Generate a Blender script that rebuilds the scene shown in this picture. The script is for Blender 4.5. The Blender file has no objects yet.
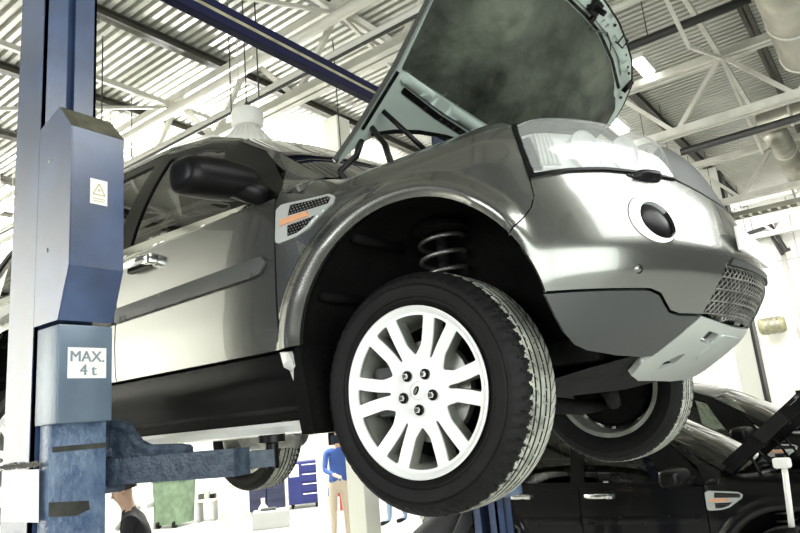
import bpy, bmesh, math, random
import numpy as np
from math import sin, cos, pi, radians, atan2, hypot, tan
from mathutils import Vector, Matrix
from mathutils.geometry import delaunay_2d_cdt

random.seed(7)
rng = np.random.default_rng(7)
SC = bpy.context.scene
COL = SC.collection
H = 1.864            # height of the raised car's front hub above the floor

# ------------------------------------------------------------------ materials
MATS = {}


def mat(name, base, rough=.5, metal=0., coat=0., spec=.5, var=0., vscale=8., bump=0., bscale=60., alpha=None,
        emit=None, estr=0., rvar=0., base2=None, trans=0.):
    m = bpy.data.materials.new(name)
    m.use_nodes = True
    nt = m.node_tree
    b = nt.nodes['Principled BSDF']
    b.inputs['Base Color'].default_value = (*base, 1)
    b.inputs['Roughness'].default_value = rough
    b.inputs['Metallic'].default_value = metal
    b.inputs['Coat Weight'].default_value = coat
    b.inputs['Coat Roughness'].default_value = .22 if 'lift' in name else .03
    b.inputs['Specular IOR Level'].default_value = spec
    b.inputs['Transmission Weight'].default_value = trans
    if emit:
        b.inputs['Emission Color'].default_value = (*emit, 1)
        b.inputs['Emission Strength'].default_value = estr
    if var or bump or rvar or base2:
        tc = nt.nodes.new('ShaderNodeTexCoord')
        n = nt.nodes.new('ShaderNodeTexNoise')
        n.inputs['Scale'].default_value = vscale
        n.inputs['Detail'].default_value = 6
        nt.links.new(tc.outputs['Object'], n.inputs['Vector'])
        if var or base2:
            r = nt.nodes.new('ShaderNodeValToRGB')
            lo = tuple(max(0, c * (1 - var)) for c in base)
            hi = base2 if base2 else tuple(min(1, c * (1 + var)) for c in base)
            r.color_ramp.elements[0].position = .35
            r.color_ramp.elements[0].color = (*lo, 1)
            r.color_ramp.elements[1].position = .68
            r.color_ramp.elements[1].color = (*hi, 1)
            nt.links.new(n.outputs['Fac'], r.inputs['Fac'])
            nt.links.new(r.outputs['Color'], b.inputs['Base Color'])
        if rvar:
            mr = nt.nodes.new('ShaderNodeMapRange')
            mr.inputs['To Min'].default_value = max(.02, rough - rvar)
            mr.inputs['To Max'].default_value = min(1, rough + rvar)
            nt.links.new(n.outputs['Fac'], mr.inputs['Value'])
            nt.links.new(mr.outputs['Result'], b.inputs['Roughness'])
        if bump:
            n2 = nt.nodes.new('ShaderNodeTexNoise')
            n2.inputs['Scale'].default_value = bscale
            n2.inputs['Detail'].default_value = 4
            nt.links.new(tc.outputs['Object'], n2.inputs['Vector'])
            bp = nt.nodes.new('ShaderNodeBump')
            bp.inputs['Strength'].default_value = bump
            bp.inputs['Distance'].default_value = .02
            nt.links.new(n2.outputs['Fac'], bp.inputs['Height'])
            nt.links.new(bp.outputs['Normal'], b.inputs['Normal'])
    MATS[name] = m
    return m


def glass(name, tint=(.8, .85, .82), refl=1.0, rough=.01, haze=0.):
    """thin glazing: see-through sheet with a fresnel reflection"""
    m = bpy.data.materials.new(name)
    m.use_nodes = True
    nt = m.node_tree
    nt.nodes.clear()
    out = nt.nodes.new('ShaderNodeOutputMaterial')
    mix = nt.nodes.new('ShaderNodeMixShader')
    tr = nt.nodes.new('ShaderNodeBsdfTransparent')
    tr.inputs['Color'].default_value = (*tint, 1)
    gl = nt.nodes.new('ShaderNodeBsdfGlossy')
    gl.inputs['Roughness'].default_value = rough
    fr = nt.nodes.new('ShaderNodeFresnel')
    fr.inputs['IOR'].default_value = 1.52
    mu = nt.nodes.new('ShaderNodeMath')
    mu.operation = 'MULTIPLY'
    mu.inputs[1].default_value = refl
    mu.use_clamp = True
    nt.links.new(fr.outputs[0], mu.inputs[0])
    nt.links.new(mu.outputs[0], mix.inputs[0])
    nt.links.new(tr.outputs[0], mix.inputs[1])
    nt.links.new(gl.outputs[0], mix.inputs[2])
    if haze:
        df = nt.nodes.new('ShaderNodeBsdfDiffuse')
        df.inputs['Color'].default_value = (.9, .92, .9, 1)
        m2 = nt.nodes.new('ShaderNodeMixShader')
        m2.inputs[0].default_value = haze
        nt.links.new(mix.outputs[0], m2.inputs[1])
        nt.links.new(df.outputs[0], m2.inputs[2])
        mix = m2
    nt.links.new(mix.outputs[0], out.inputs[0])
    MATS[name] = m
    return m


PAINT = mat('silver_grey_paint', (.18, .184, .168), rough=.24, metal=.85, coat=.7, bump=.02, bscale=900)
BLACKPAINT = mat('black_paint', (.002, .002, .002), rough=.3, metal=0, coat=.45, spec=.2)
INNER = mat('bonnet_inner_paint', (.46, .54, .49), rough=.35, metal=.15, coat=.4)
CLAD = mat('grey_cladding', (.048, .052, .05), rough=.42, bump=.12, bscale=700)
BLACK = mat('black_plastic', (.004, .004, .004), rough=.35, spec=.2)
GLOSSBLACK = mat('gloss_black', (.004, .004, .004), rough=.3, spec=.15)
CAVITY = mat('dark_liner', (.004, .004, .0036), rough=.8, spec=.12, var=.5, vscale=6, bump=.3, bscale=30)
UNDER = mat('underbody', (.008, .008, .007), rough=.75, spec=.2, var=.6, vscale=7, bump=.2, bscale=20)
LINER = mat('bonnet_liner', (.012, .015, .011), rough=.6, base2=(.125, .145, .108), vscale=2.4, bump=1.0, bscale=7, rvar=.15)
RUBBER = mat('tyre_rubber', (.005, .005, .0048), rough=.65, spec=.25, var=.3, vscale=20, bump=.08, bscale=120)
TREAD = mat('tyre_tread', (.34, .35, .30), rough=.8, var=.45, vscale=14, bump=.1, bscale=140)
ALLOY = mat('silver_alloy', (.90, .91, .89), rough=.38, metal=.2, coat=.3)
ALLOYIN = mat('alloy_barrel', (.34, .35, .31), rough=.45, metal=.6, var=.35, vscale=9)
STEEL = mat('dull_steel', (.30, .30, .28), rough=.42, metal=.9, var=.3, vscale=20)
CHROME = mat('chrome', (.85, .86, .84), rough=.12, metal=1.0)
SILVERTRIM = mat('silver_trim', (.82, .83, .80), rough=.36, metal=.35, coat=.3)
SKID = mat('skid_plate_silver', (.55, .58, .55), rough=.38, metal=.5)
WINDOW = glass('car_glass', (.30, .33, .29), 1.5)
LENS = glass('clear_lens', (.97, .98, .975), 1.6, .08, haze=.17)
REFLECTOR = mat('lamp_reflector', (.92, .93, .92), rough=.4, metal=.25, bump=.25, bscale=60)
AMBER = mat('amber_lens', (.70, .36, .20), rough=.25, coat=.5)
SEAT = mat('dark_trim', (.012, .012, .011), rough=.8, spec=.2)
MIRRORG = mat('mirror_glass', (.7, .72, .7), rough=.03, metal=1)
LIFT = mat('blue_lift_paint', (.036, .064, .145), rough=.38, coat=1.0, var=.30, vscale=5, bump=.12, bscale=220, rvar=.12)
LIFTGREY = mat('blue_grey_lift_paint', (.15, .205, .27), rough=.34, metal=.25, coat=.4, var=.2, vscale=4, bump=.08, bscale=220, rvar=.1)
BEAM = mat('navy_beam_paint', (.009, .011, .042), rough=.5, spec=.15)
OCHRE = mat('beam_ochre', (.40, .37, .25), rough=.45, metal=.3, var=.3, vscale=9)
DUSTY = mat('dusty_top', (.11, .105, .07), rough=.8, var=.35, vscale=14)
WORN = mat('worn_lift_paint', (.022, .034, .058), rough=.45, base2=(.06, .085, .115), vscale=34, bump=.3, bscale=90)
CARR = mat('carriage_paint', (.06, .10, .19), rough=.36, base2=(.15, .21, .30), vscale=16, bump=.45, bscale=40, coat=.3)
GREASE = mat('grease', (.035, .036, .028), rough=.5, var=.5, vscale=12)
PAPER = mat('paper', (.86, .86, .82), rough=.7, var=.04, vscale=30)
INK = mat('ink_grey', (.22, .26, .30), rough=.7)
YELLOWINK = mat('ink_ochre', (.50, .42, .16), rough=.7)
DECK = mat('white_roof_deck', (.46, .46, .41), rough=.42, metal=.25, var=.1, vscale=1.2)
PURLIN = mat('purlin_steel', (.085, .082, .066), rough=.6, metal=.2, var=.2, vscale=5)
TRUSS = mat('truss_steel', (.66, .65, .58), rough=.5, metal=.2, var=.12, vscale=4)
DARKPIPE = mat('dark_pipe', (.03, .03, .028), rough=.5)
PALEPIPE = mat('pale_pipe', (.62, .61, .54), rough=.45)
GALV = mat('galvanised_duct', (.42, .41, .34), rough=.42, metal=.65, var=.15, vscale=4)
WALL = mat('white_wall', (.86, .85, .79), rough=.7, var=.04, vscale=1.5)
SEAMW = mat('wall_seam', (.50, .48, .42), rough=.7)
FLOORM = mat('pale_floor', (.52, .52, .485), rough=.45, var=.08, vscale=1.5, coat=.1)
COLW = mat('white_column_paint', (.80, .80, .72), rough=.55)
LAMPW = mat('lamp_white', (.85, .85, .80), rough=.4)
TUBE = mat('lamp_tube', (.95, .95, .92), rough=.4, emit=(1, 1, .95), estr=6)
GREENM = mat('sage_green', (.13, .19, .12), rough=.5, var=.25, vscale=6)
NAVY = mat('navy_cabinet', (.018, .022, .055), rough=.45)
BLUE = mat('blue_cabinet', (.014, .022, .13), rough=.4)
REDM = mat('red_paint', (.35, .05, .03), rough=.5)
CREAM = mat('cream_plastic', (.78, .74, .55), rough=.5)
GREYM = mat('mid_grey', (.33, .34, .32), rough=.5)
SUIT = mat('dark_cloth', (.012, .012, .014), rough=.85)
SHIRT = mat('white_cloth', (.75, .73, .68), rough=.85)
SKIN = mat('skin', (.55, .36, .26), rough=.6)
HAIR = mat('dark_hair', (.02, .015, .012), rough=.7)
WORKBLUE = mat('blue_workwear', (.05, .11, .36), rough=.85)
JEANS = mat('faded_jeans', (.20, .27, .36), rough=.85)
GREYCLOTH = mat('grey_cloth', (.06, .06, .062), rough=.85)
REDCLOTH = mat('red_cloth', (.45, .06, .04), rough=.85)
BEIGE = mat('beige_cloth', (.55, .47, .36), rough=.85)

# ------------------------------------------------------------------ object helpers


def link(name, verts, faces, m, parent=None, smooth=False, z=0.):
    me = bpy.data.meshes.new(name)
    me.from_pydata([tuple(map(float, v)) for v in verts], [], [tuple(map(int, f)) for f in faces])
    mats = m if isinstance(m, (list, tuple)) else [m]
    for q in mats:
        me.materials.append(q)
    if smooth:
        me.polygons.foreach_set('use_smooth', [True] * len(me.polygons))
    me.update()
    o = bpy.data.objects.new(name, me)
    COL.objects.link(o)
    if parent:
        o.parent = parent
        o.location = (0, 0, z)
    return o


def tag(o, label=None, cat=None, group=None, kind=None):
    if label:
        o['label'] = label
    if cat:
        o['category'] = cat
    if group:
        o['group'] = group
    if kind:
        o['kind'] = kind
    return o


def empty(name, loc, label=None, cat=None, group=None, rz=0., scale=1.):
    o = bpy.data.objects.new(name, None)
    COL.objects.link(o)
    o.location = loc
    o.rotation_euler = (0, 0, rz)
    o.scale = (scale,) * 3
    o.empty_display_size = .1
    return tag(o, label, cat, group)


def copy_tree(o, parent=None):
    c = o.copy()
    COL.objects.link(c)
    if parent:
        c.parent = parent
    for ch in list(o.children):
        copy_tree(ch, c)
    return c


class MB:
    """collects simple shapes into one mesh"""

    def __init__(s):
        s.v, s.f, s.mi = [], [], []

    def add(s, v, f, mi=0):
        n = len(s.v)
        s.v += [tuple(map(float, a)) for a in v]
        s.f += [tuple(i + n for i in q) for q in f]
        s.mi += [mi] * len(f)
        return s

    def box(s, a, b, mi=0, bev=0., M=None):
        a, b = np.minimum(a, b).astype(float), np.maximum(a, b).astype(float)
        bm = bmesh.new()
        bmesh.ops.create_cube(bm, size=1)
        for v in bm.verts:
            v.co = [a[i] + (v.co[i] + .5) * (b[i] - a[i]) for i in range(3)]
        if bev > 0:
            bmesh.ops.bevel(bm, geom=bm.edges[:], offset=min(bev, .45 * float((b - a).min())), segments=2, affect='EDGES', profile=.6)
        bm.verts.index_update()
        vs = [(M @ v.co if M else v.co)[:] for v in bm.verts]
        fs = [[v.index for v in f.verts] for f in bm.faces]
        bm.free()
        return s.add(vs, fs, mi)

    def tube(s, pts, r, n=10, mi=0, cap=True):
        pts = [Vector(p) for p in pts]
        rs = r if isinstance(r, (list, tuple)) else [r] * len(pts)
        vs, fs = [], []
        up = None
        for i, p in enumerate(pts):
            t = (pts[min(i + 1, len(pts) - 1)] - pts[max(i - 1, 0)]).normalized()
            if up is None:
                up = t.orthogonal().normalized()
            up = (up - t * up.dot(t)).normalized()
            w = t.cross(up)
            for k in range(n):
                a = 2 * pi * k / n
                vs.append(p + (up * cos(a) + w * sin(a)) * rs[i])
        for i in range(len(pts) - 1):
            for k in range(n):
                fs.append((i * n + k, i * n + (k + 1) % n, (i + 1) * n + (k + 1) % n, (i + 1) * n + k))
        if cap:
            fs.append(tuple(range(n))[::-1])
            fs.append(tuple(range((len(pts) - 1) * n, len(pts) * n)))
        return s.add([v[:] for v in vs], fs, mi)

    def bar(s, p, q, w, h, up=(0, 0, 1), mi=0):
        """rectangular bar from p to q"""
        p, q, up = Vector(p), Vector(q), Vector(up)
        t = (q - p).normalized()
        if abs(t.dot(up)) > .98:
            up = Vector((0, 1, 0))
        sd = t.cross(up).normalized()
        up = sd.cross(t)
        vs = []
        for e in (p, q):
            for a, b in ((-1, -1), (1, -1), (1, 1), (-1, 1)):
                vs.append((e + sd * a * w / 2 + up * b * h / 2)[:])
        fs = [(0, 1, 2, 3)[::-1], (4, 5, 6, 7)] + [(i, (i + 1) % 4, 4 + (i + 1) % 4, 4 + i) for i in range(4)]
        return s.add(vs, fs, mi)

    def prism(s, poly, fn, d0, d1, mi=0):
        """polygon extruded: fn(a, b, d) -> xyz"""
        n = len(poly)
        vs = [fn(a, b, d0) for a, b in poly] + [fn(a, b, d1) for a, b in poly]
        fs = [tuple(range(n))[::-1], tuple(range(n, 2 * n))] + [(i, (i + 1) % n, n + (i + 1) % n, n + i) for i in range(n)]
        return s.add(vs, fs, mi)

    def lathe(s, prof, n=48, axis='y', c=(0, 0, 0), mi=0, closed=False):
        """prof: list of (radius, height along axis)"""
        vs, fs = [], []
        for r, h in prof:
            for k in range(n):
                a = 2 * pi * k / n
                p = (r * cos(a), h, r * sin(a)) if axis == 'y' else ((r * cos(a), r * sin(a), h) if axis == 'z' else (h, r * cos(a), r * sin(a)))
                vs.append((p[0] + c[0], p[1] + c[1], p[2] + c[2]))
        m = len(prof)
        for i in range(m if closed else m - 1):
            j = (i + 1) % m
            for k in range(n):
                fs.append((i * n + k, i * n + (k + 1) % n, j * n + (k + 1) % n, j * n + k))
        return s.add(vs, fs, mi)

    def build(s, name, m, parent=None, smooth=False, z=0., angle=None):
        o = link(name, s.v, s.f, m, parent, smooth or angle is not None, z)
        me = o.data
        if any(s.mi):
            me.polygons.foreach_set('material_index', s.mi)
        bm = bmesh.new()
        bm.from_mesh(me)
        bmesh.ops.recalc_face_normals(bm, faces=bm.faces[:])
        if angle is not None:
            for e in bm.edges:
                if len(e.link_faces) == 2:
                    e.smooth = e.calc_face_angle(0) < radians(angle)
        bm.to_mesh(me)
        bm.free()
        return o


def in_poly(P, poly):
    P = np.asarray(P, float)
    poly = np.asarray(poly, float)
    ins = np.zeros(len(P), bool)
    j = len(poly) - 1
    for i in range(len(poly)):
        a, b = poly[i], poly[j]
        c = (a[1] > P[:, 1]) != (b[1] > P[:, 1])
        with np.errstate(divide='ignore', invalid='ignore'):
            xx = (b[0] - a[0]) * (P[:, 1] - a[1]) / (b[1] - a[1]) + a[0]
        ins ^= c & (P[:, 0] < xx)
        j = i
    return ins


def dist_poly(P, poly):
    d = np.full(len(P), 1e9)
    for i in range(len(poly)):
        a, b = np.array(poly[i]), np.array(poly[(i + 1) % len(poly)])
        t = np.clip(((P - a) @ (b - a)) / max(1e-12, (b - a) @ (b - a)), 0, 1)
        d = np.minimum(d, np.hypot(*(P - (a + t[:, None] * (b - a))).T))
    return d


def densify(poly, step):
    out = []
    for i in range(len(poly)):
        a, b = np.array(poly[i], float), np.array(poly[(i + 1) % len(poly)], float)
        n = max(1, int(math.ceil(np.hypot(*(b - a)) / step)))
        for k in range(n):
            out.append(a + (b - a) * k / n)
    return np.array(out)


def rounded(poly, r, n=5):
    """round the corners of a 2-D outline"""
    out = []
    m = len(poly)
    for i in range(m):
        p0, p, p1 = (np.array(poly[(i + k) % m], float) for k in (-1, 0, 1))
        a, b = p0 - p, p1 - p
        ra = min(r, .45 * np.hypot(*a))
        rb = min(r, .45 * np.hypot(*b))
        s, e = p + a / np.hypot(*a) * ra, p + b / np.hypot(*b) * rb
        for k in range(n + 1):
            t = k / n
            out.append((1 - t) ** 2 * s + 2 * t * (1 - t) * p + t * t * e)
    return [tuple(q) for q in out]


def shrink(poly, d):
    poly = np.asarray(poly, float)
    area = .5 * np.sum(poly[:, 0] * np.roll(poly[:, 1], -1) - np.roll(poly[:, 0], -1) * poly[:, 1])
    t = np.roll(poly, -1, 0) - np.roll(poly, 1, 0)
    t /= np.maximum(1e-9, np.hypot(t[:, 0], t[:, 1]))[:, None]
    n = np.stack([-t[:, 1], t[:, 0]], 1) * (1 if area > 0 else -1)
    return poly + n * d


def tri2d(outline, holes, step):
    """triangulate an outline (with holes) with interior grid points"""
    rings = [outline] + list(holes)
    lo, hi = outline.min(0), outline.max(0)
    gx = np.arange(lo[0], hi[0], step)
    gy = np.arange(lo[1], hi[1], step * .9)
    G = np.array([(x + (step / 2 if j % 2 else 0), y) for j, y in enumerate(gy) for x in gx])
    if len(G):
        k = in_poly(G, outline)
        for h in holes:
            k &= ~in_poly(G, h)
        G = G[k]
        if len(G):
            k = np.ones(len(G), bool)
            for r in rings:
                k &= dist_poly(G, r) > step * .45
            G = G[k]
    pts, edges = [], []
    for r in rings:
        n0 = len(pts)
        pts += [tuple(p) for p in r]
        edges += [(n0 + i, n0 + (i + 1) % len(r)) for i in range(len(r))]
    pts += [tuple(p) for p in G]
    V, E_, F, *_ = delaunay_2d_cdt([Vector(p) for p in pts], edges, [], 0, 1e-6)
    V = np.array([v[:] for v in V])
    F = np.array([f for f in F if len(f) == 3])
    c = V[F].mean(1)
    k = in_poly(c, outline)
    for h in holes:
        k &= ~in_poly(c, h)
    F = F[k]
    # counter-clockwise
    A = V[F[:, 1]] - V[F[:, 0]]
    B_ = V[F[:, 2]] - V[F[:, 0]]
    sg = A[:, 0] * B_[:, 1] - A[:, 1] * B_[:, 0]
    F = F[np.abs(sg) > 1e-12]
    sg = sg[np.abs(sg) > 1e-12]
    F[sg < 0] = F[sg < 0][:, ::-1]
    return V, F


def panel(name, poly, fn, m, parent, step=.03, thick=.012, gap=.002, holes=(), off=0., mirror=True, z=.37, dome=0., lip=.0):
    """curved sheet: a 2-D outline laid on the surface fn(a, b) and given thickness; returns [right, left]"""
    out = densify(poly, step * .6)
    if gap:
        out = shrink(out, gap)
    hs = [densify(h, step * .6) for h in holes]
    V, F = tri2d(out, hs, step)
    e = 1e-3
    P = fn(V[:, 0], V[:, 1])
    du = fn(V[:, 0] + e, V[:, 1]) - fn(V[:, 0] - e, V[:, 1])
    dv = fn(V[:, 0], V[:, 1] + e) - fn(V[:, 0], V[:, 1] - e)
    N = np.cross(du, dv)
    N /= np.maximum(1e-12, np.linalg.norm(N, axis=1))[:, None]
    o_ = off
    if dome:
        db = dist_poly(V, out)
        o_ = off + dome * (1 - np.exp(-(db / (.35 * max(db.max(), 1e-6))) ** 1.2))[:, None]
    P = P + N * o_
    # boundary edges -> skirt
    cnt = {}
    for f in F:
        for i in range(3):
            a, b = int(f[i]), int(f[(i + 1) % 3])
            cnt[(a, b)] = cnt.get((a, b), 0) + 1
    bd = [(a, b) for (a, b) in cnt if (b, a) not in cnt]
    bv = sorted({a for e2 in bd for a in e2})
    nb = len(P)
    idx = {a: nb + i for i, a in enumerate(bv)}
    Q = P[bv] - N[bv] * thick
    verts = np.concatenate([P, Q])
    faces = [tuple(f) for f in F.tolist()] + [(b, a, idx[a], idx[b]) for a, b in bd]
    res = []
    for sgn in ((1, -1) if mirror else (1,)):
        vv = verts * np.array([1, sgn, 1])
        ff = faces if sgn > 0 else [f[::-1] for f in faces]
        o = link(name, vv, ff, m, parent, True, z)
        me = o.data
        bs = {tuple(sorted(x)) for x in bd}
        flags = [tuple(sorted(ed.vertices)) in bs for ed in me.edges]
        at = me.attributes.new('sharp_edge', 'BOOLEAN', 'EDGE')
        at.data.foreach_set('value', flags)
        res.append(o)
    return res


# ------------------------------------------------------------------ car body surface
EA, EB, XS = .56, .93, .30
_t = np.linspace(0, pi / 2, 2001)
_ex = XS + EA * np.sin(_t)
_ey = -EB * np.cos(_t)
_es = np.concatenate([[0], np.cumsum(np.hypot(np.diff(_ex), np.diff(_ey)))])
S_END = float(_es[-1])
DS = [(-.20, .20), (-.12, .12), (-.05, .06), (.05, .02), (.15, .0), (.35, -.005), (.5, .0), (.62, .012), (.70, .035), (.75, .07), (.785, .12), (.805, .17), (.82, .23), (.835, .32), (.85, .45)]
DS2 = [(-.20, .10), (-.05, .06), (.0, .045), (.08, .03), (.16, .012), (.22, .0), (.35, -.005), (.5, .0), (.62, .005), (.70, .012), (.85, .03)]
DN = [(-.20, .62), (-.12, .48), (-.05, .40), (.0, .29), (.05, .20), (.1, .125), (.2, .045), (.26, .008), (.31, .0), (.33, .0), (.38, .015), (.44, .033), (.5, .053), (.56, .075), (.62, .098), (.68, .12), (.74, .147), (.78, .185), (.81, .24), (.85, .42)]


def smooth_tab(tab):
    zs, v = np.array(tab).T
    g = np.linspace(zs[0], zs[-1], 421)
    y = np.interp(g, zs, v)
    k = np.exp(-np.linspace(-2, 2, 25) ** 2)
    k /= k.sum()
    return g, np.convolve(np.pad(y, 12, mode='reflect', reflect_type='odd'), k, 'valid')


_DS, _DS2, _DN = smooth_tab(DS), smooth_tab(DS2), smooth_tab(DN)
ARCHES = ((.03, .13), (-2.63, .13))
AR = .45


def sstep(a, b, x):
    t = np.clip((x - a) / (b - a), 0, 1)
    return t * t * (3 - 2 * t)


def shell(u, z, flare=True):
    """outer skin: u runs along the car's side and round the nose, z is height over the hub"""
    u, z = np.broadcast_arrays(np.asarray(u, float), np.asarray(z, float))
    over = u > S_END
    um = np.where(over, 2 * S_END - u, u)
    uu = np.clip(um, 0, S_END)
    t = np.interp(uu, _es, _t)
    x = np.where(um < 0, XS + um, XS + EA * np.sin(t))
    y = -EB * np.cos(t)
    nx, ny = np.sin(t) / EA, -np.cos(t) / EB
    n = np.hypot(nx, ny)
    nx, ny = nx / n, ny / n
    nx = np.where(um < 0, 0, nx)
    ny = np.where(um < 0, -1, ny)
    w = np.clip(nx, 0, 1) ** 1.3
    ds = np.interp(z, *_DS)
    ds2 = np.interp(z, *_DS2)
    k = sstep(-.55, -.84, um)
    d = (1 - w) * (ds * (1 - k) + ds2 * k) + w * np.interp(z, *_DN)
    # tail rounds inward
    d = d + np.where(um < -3.35, .22 * (np.clip(-3.35 - um, 0, 1) / .45) ** 2, 0)
    if flare:
        for cx, cz in ARCHES:
            dx, dz = x - cx, z - cz
            r = np.hypot(dx, dz)
            th = np.arctan2(dz, dx)
            wid = .045 + .06 * np.clip((th - .6) / 2.2, 0, 1) if cx > -1 else .07
            b = (.018 + .013 * np.sin(pi * np.clip((r - AR) / wid, 0, 1))) * (1 - sstep(0, .022, r - AR - wid))
            b = b * sstep(-.12, .0, z) * (np.abs(dx) < .75) * (1 - sstep(.25, .5, nx))
            d = d - b
    X, Y = x - nx * d, y - ny * d
    Y = np.where(over, -Y, Y)
    return np.stack([X, Y, z], -1)


RAIL = np.array([(-.40, -.775, .825), (-.70, -.72, 1.04), (-1.0, -.665, 1.225), (-1.25, -.635, 1.325), (-1.6, -.62, 1.385), (-2.2, -.62, 1.40), (-2.9, -.64, 1.36), (-3.2, -.66, 1.27), (-3.42, -.70, 1.05)])


def rail(x):
    xs = RAIL[::-1, 0]
    return np.interp(x, xs, RAIL[::-1, 1]), np.interp(x, xs, RAIL[::-1, 2])


def green(x, w):
    """side of the greenhouse: w=0 belt line, w=1 roof rail"""
    x, w = np.broadcast_arrays(np.asarray(x, float), np.asarray(w, float))
    yr, zr = rail(x)
    zb, yb = .765 + .0 * x, -.905
    bul = .035 * w * (1 - w) * 4 * np.clip((zr - zb) / .5, 0, 1)
    return np.stack([x, yb + (yr - yb) * w - bul, zb + (zr - zb) * w], -1)


def arch_pts(a0, a1, cx, r=AR, cz=.13, n=26):
    return [(cx + r * cos(a) - XS, cz + r * sin(a)) for a in np.linspace(a0, a1, n)]


def make_wheel(parent, side, x, y0, steer=0.):
    """a road wheel: tyre, alloy rim, nuts.  y0 = plane of the rim face"""
    w = bpy.data.objects.new('wheel', None)
    COL.objects.link(w)
    w.parent = parent
    w.location = (x, y0, .37 - (.10 if x < -1 else 0))
    w.rotation_euler = (0, 0, steer + (pi if side < 0 else 0))
    if 'tyre' not in WH:
        # --- tyre, built for the right-hand side: outer face at y=0, inner at +.22
        nA = 420
        prof = [(.250, .012), (.262, .000), (.272, -.006), (.276, -.010), (.283, -.008), (.286, -.013), (.300, -.018), (.318, -.020), (.322, -.016), (.326, -.019), (.338, -.015), (.348, -.006), (.355, .004)]
        tr = [(.3605, .013), (.364, .020)]
        for v in np.linspace(.028, .192, 34):
            tr.append((.3690 - .0035 * ((v - .11) / .09) ** 2, v))
        tr += [(.364, .200), (.3605, .207)]
        inn = [(.355, .216), (.345, .228), (.320, .238), (.290, .232), (.268, .222), (.250, .205)]
        P = prof + tr + inn
        ng = len(P)
        vs = np.zeros((ng, nA, 3))
        ang = np.arange(nA) * 2 * pi / nA
        mi = []
        for i, (r, h) in enumerate(P):
            rr = np.full(nA, r)
            if len(prof) <= i < len(prof) + len(tr):
                g = 0.
                for c in (.062, .092, .128, .158):
                    g = max(g, 1. if abs(h - c) < .0030 else 0.)
                ph = (ang * 60 / (2 * pi) + (h - .11) * (26 if h < .11 else -26) + (.5 if h > .11 else 0)) % 1
                sip = ((ph < .14) & ((h < .055) | (h > .166))) | ((ph < .08) & (.066 < h < .088)) | ((ph < .08) & (.132 < h < .154)) | ((ph < .08) & (.098 < h < .122) & (ang * 60 / (2 * pi) % 2 < 1))
                rr = rr - .008 * np.maximum(g, sip * .8)
            elif i in (len(prof) - 1, len(prof) - 2):
                ph = (ang * 60 / (2 * pi)) % 1
                rr = rr - .003 * (ph < .3)
            vs[i, :, 0] = rr * np.cos(ang)
            vs[i, :, 2] = rr * np.sin(ang)
            vs[i, :, 1] = h
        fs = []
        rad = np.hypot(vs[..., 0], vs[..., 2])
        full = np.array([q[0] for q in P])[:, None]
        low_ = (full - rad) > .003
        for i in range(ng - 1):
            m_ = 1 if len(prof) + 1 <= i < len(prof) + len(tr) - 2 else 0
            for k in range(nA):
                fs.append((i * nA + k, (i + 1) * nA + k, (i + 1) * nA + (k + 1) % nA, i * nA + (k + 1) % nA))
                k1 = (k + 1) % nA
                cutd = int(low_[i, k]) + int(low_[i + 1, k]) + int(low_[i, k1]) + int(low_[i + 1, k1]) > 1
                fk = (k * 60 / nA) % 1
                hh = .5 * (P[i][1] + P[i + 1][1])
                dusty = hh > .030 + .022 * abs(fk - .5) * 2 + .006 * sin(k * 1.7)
                mi.append(0 if cutd or not dusty else m_)  # groove shade put into the colour; block tops dusty grey
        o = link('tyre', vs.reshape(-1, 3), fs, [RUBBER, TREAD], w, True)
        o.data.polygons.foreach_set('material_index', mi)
        bm = bmesh.new()
        bm.from_mesh(o.data)
        bmesh.ops.recalc_face_normals(bm, faces=bm.faces[:])
        for e in bm.edges:
            e.smooth = e.calc_face_angle(0) < radians(28)
        bm.to_mesh(o.data)
        bm.free()
        WH['tyre'] = o
        # --- rim barrel and lip
        mb = MB()
        mb.lathe([(.246, .002), (.2575, -.005), (.2585, -.011), (.254, -.014), (.247, -.010), (.236, .006)], 120, mi=0)
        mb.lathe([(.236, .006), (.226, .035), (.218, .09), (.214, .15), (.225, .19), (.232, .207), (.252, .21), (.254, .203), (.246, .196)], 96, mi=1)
        # spoke face: a plate with twelve windows cut out of it
        outer = [(.239 * cos(a), .239 * sin(a)) for a in np.linspace(0, 2 * pi, 120, endpoint=False)]
        holes = []

        def edge_pt(th, lat, r):
            return np.array([r * cos(th) - lat * sin(th), r * sin(th) + lat * cos(th)])
        for k in range(6):
            th = k * pi / 3
            # slot within a pair
            sl = [edge_pt(th, .004, .108), edge_pt(th, .009, .150), edge_pt(th, .0165, .19), edge_pt(th, .026, .229),
                  edge_pt(th, .0, .231), edge_pt(th, -.026, .229), edge_pt(th, -.0165, .19), edge_pt(th, -.009, .150), edge_pt(th, -.004, .108)]
            holes.append(densify(rounded(sl, .008, 3), .012))
            # wide window between two pairs
            # wide window up to the next pair, symmetric about md
            md = th + pi / 6

            def wpt(lat, r, sgn):
                # a point on the outer edge of the spoke on either side, in the frame turned by md
                a0 = -pi / 6 * sgn
                q = edge_pt(md + a0, lat * sgn, r)
                return q
            vtx = np.array([.107 * cos(md), .107 * sin(md)])
            a_mid, a_out = wpt(.0455, .135, 1), wpt(.064, .221, 1)
            b_mid, b_out = wpt(.0455, .135, -1), wpt(.064, .221, -1)
            rel = (atan2(a_out[1], a_out[0]) - md + pi) % (2 * pi) - pi
            arc = [np.array([.2305 * cos(md + q), .2305 * sin(md + q)]) for q in np.linspace(rel + .03, -rel - .03, 9)]
            win = [vtx, a_mid, a_out] + arc + [b_out, b_mid]
            holes.append(densify(rounded(win, .010, 3), .014))
        V, F = tri2d(np.array(outer), [np.array(h) for h in holes], .012)

        def face(x, z):
            r = np.hypot(x, z)
            y = .020 - .017 * np.clip((r - .09) / .14, 0, 1) ** 1.5 - .004 * (r < .07)
            return np.stack([x, y, z], -1)
        Pf = face(V[:, 0], V[:, 1])
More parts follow.
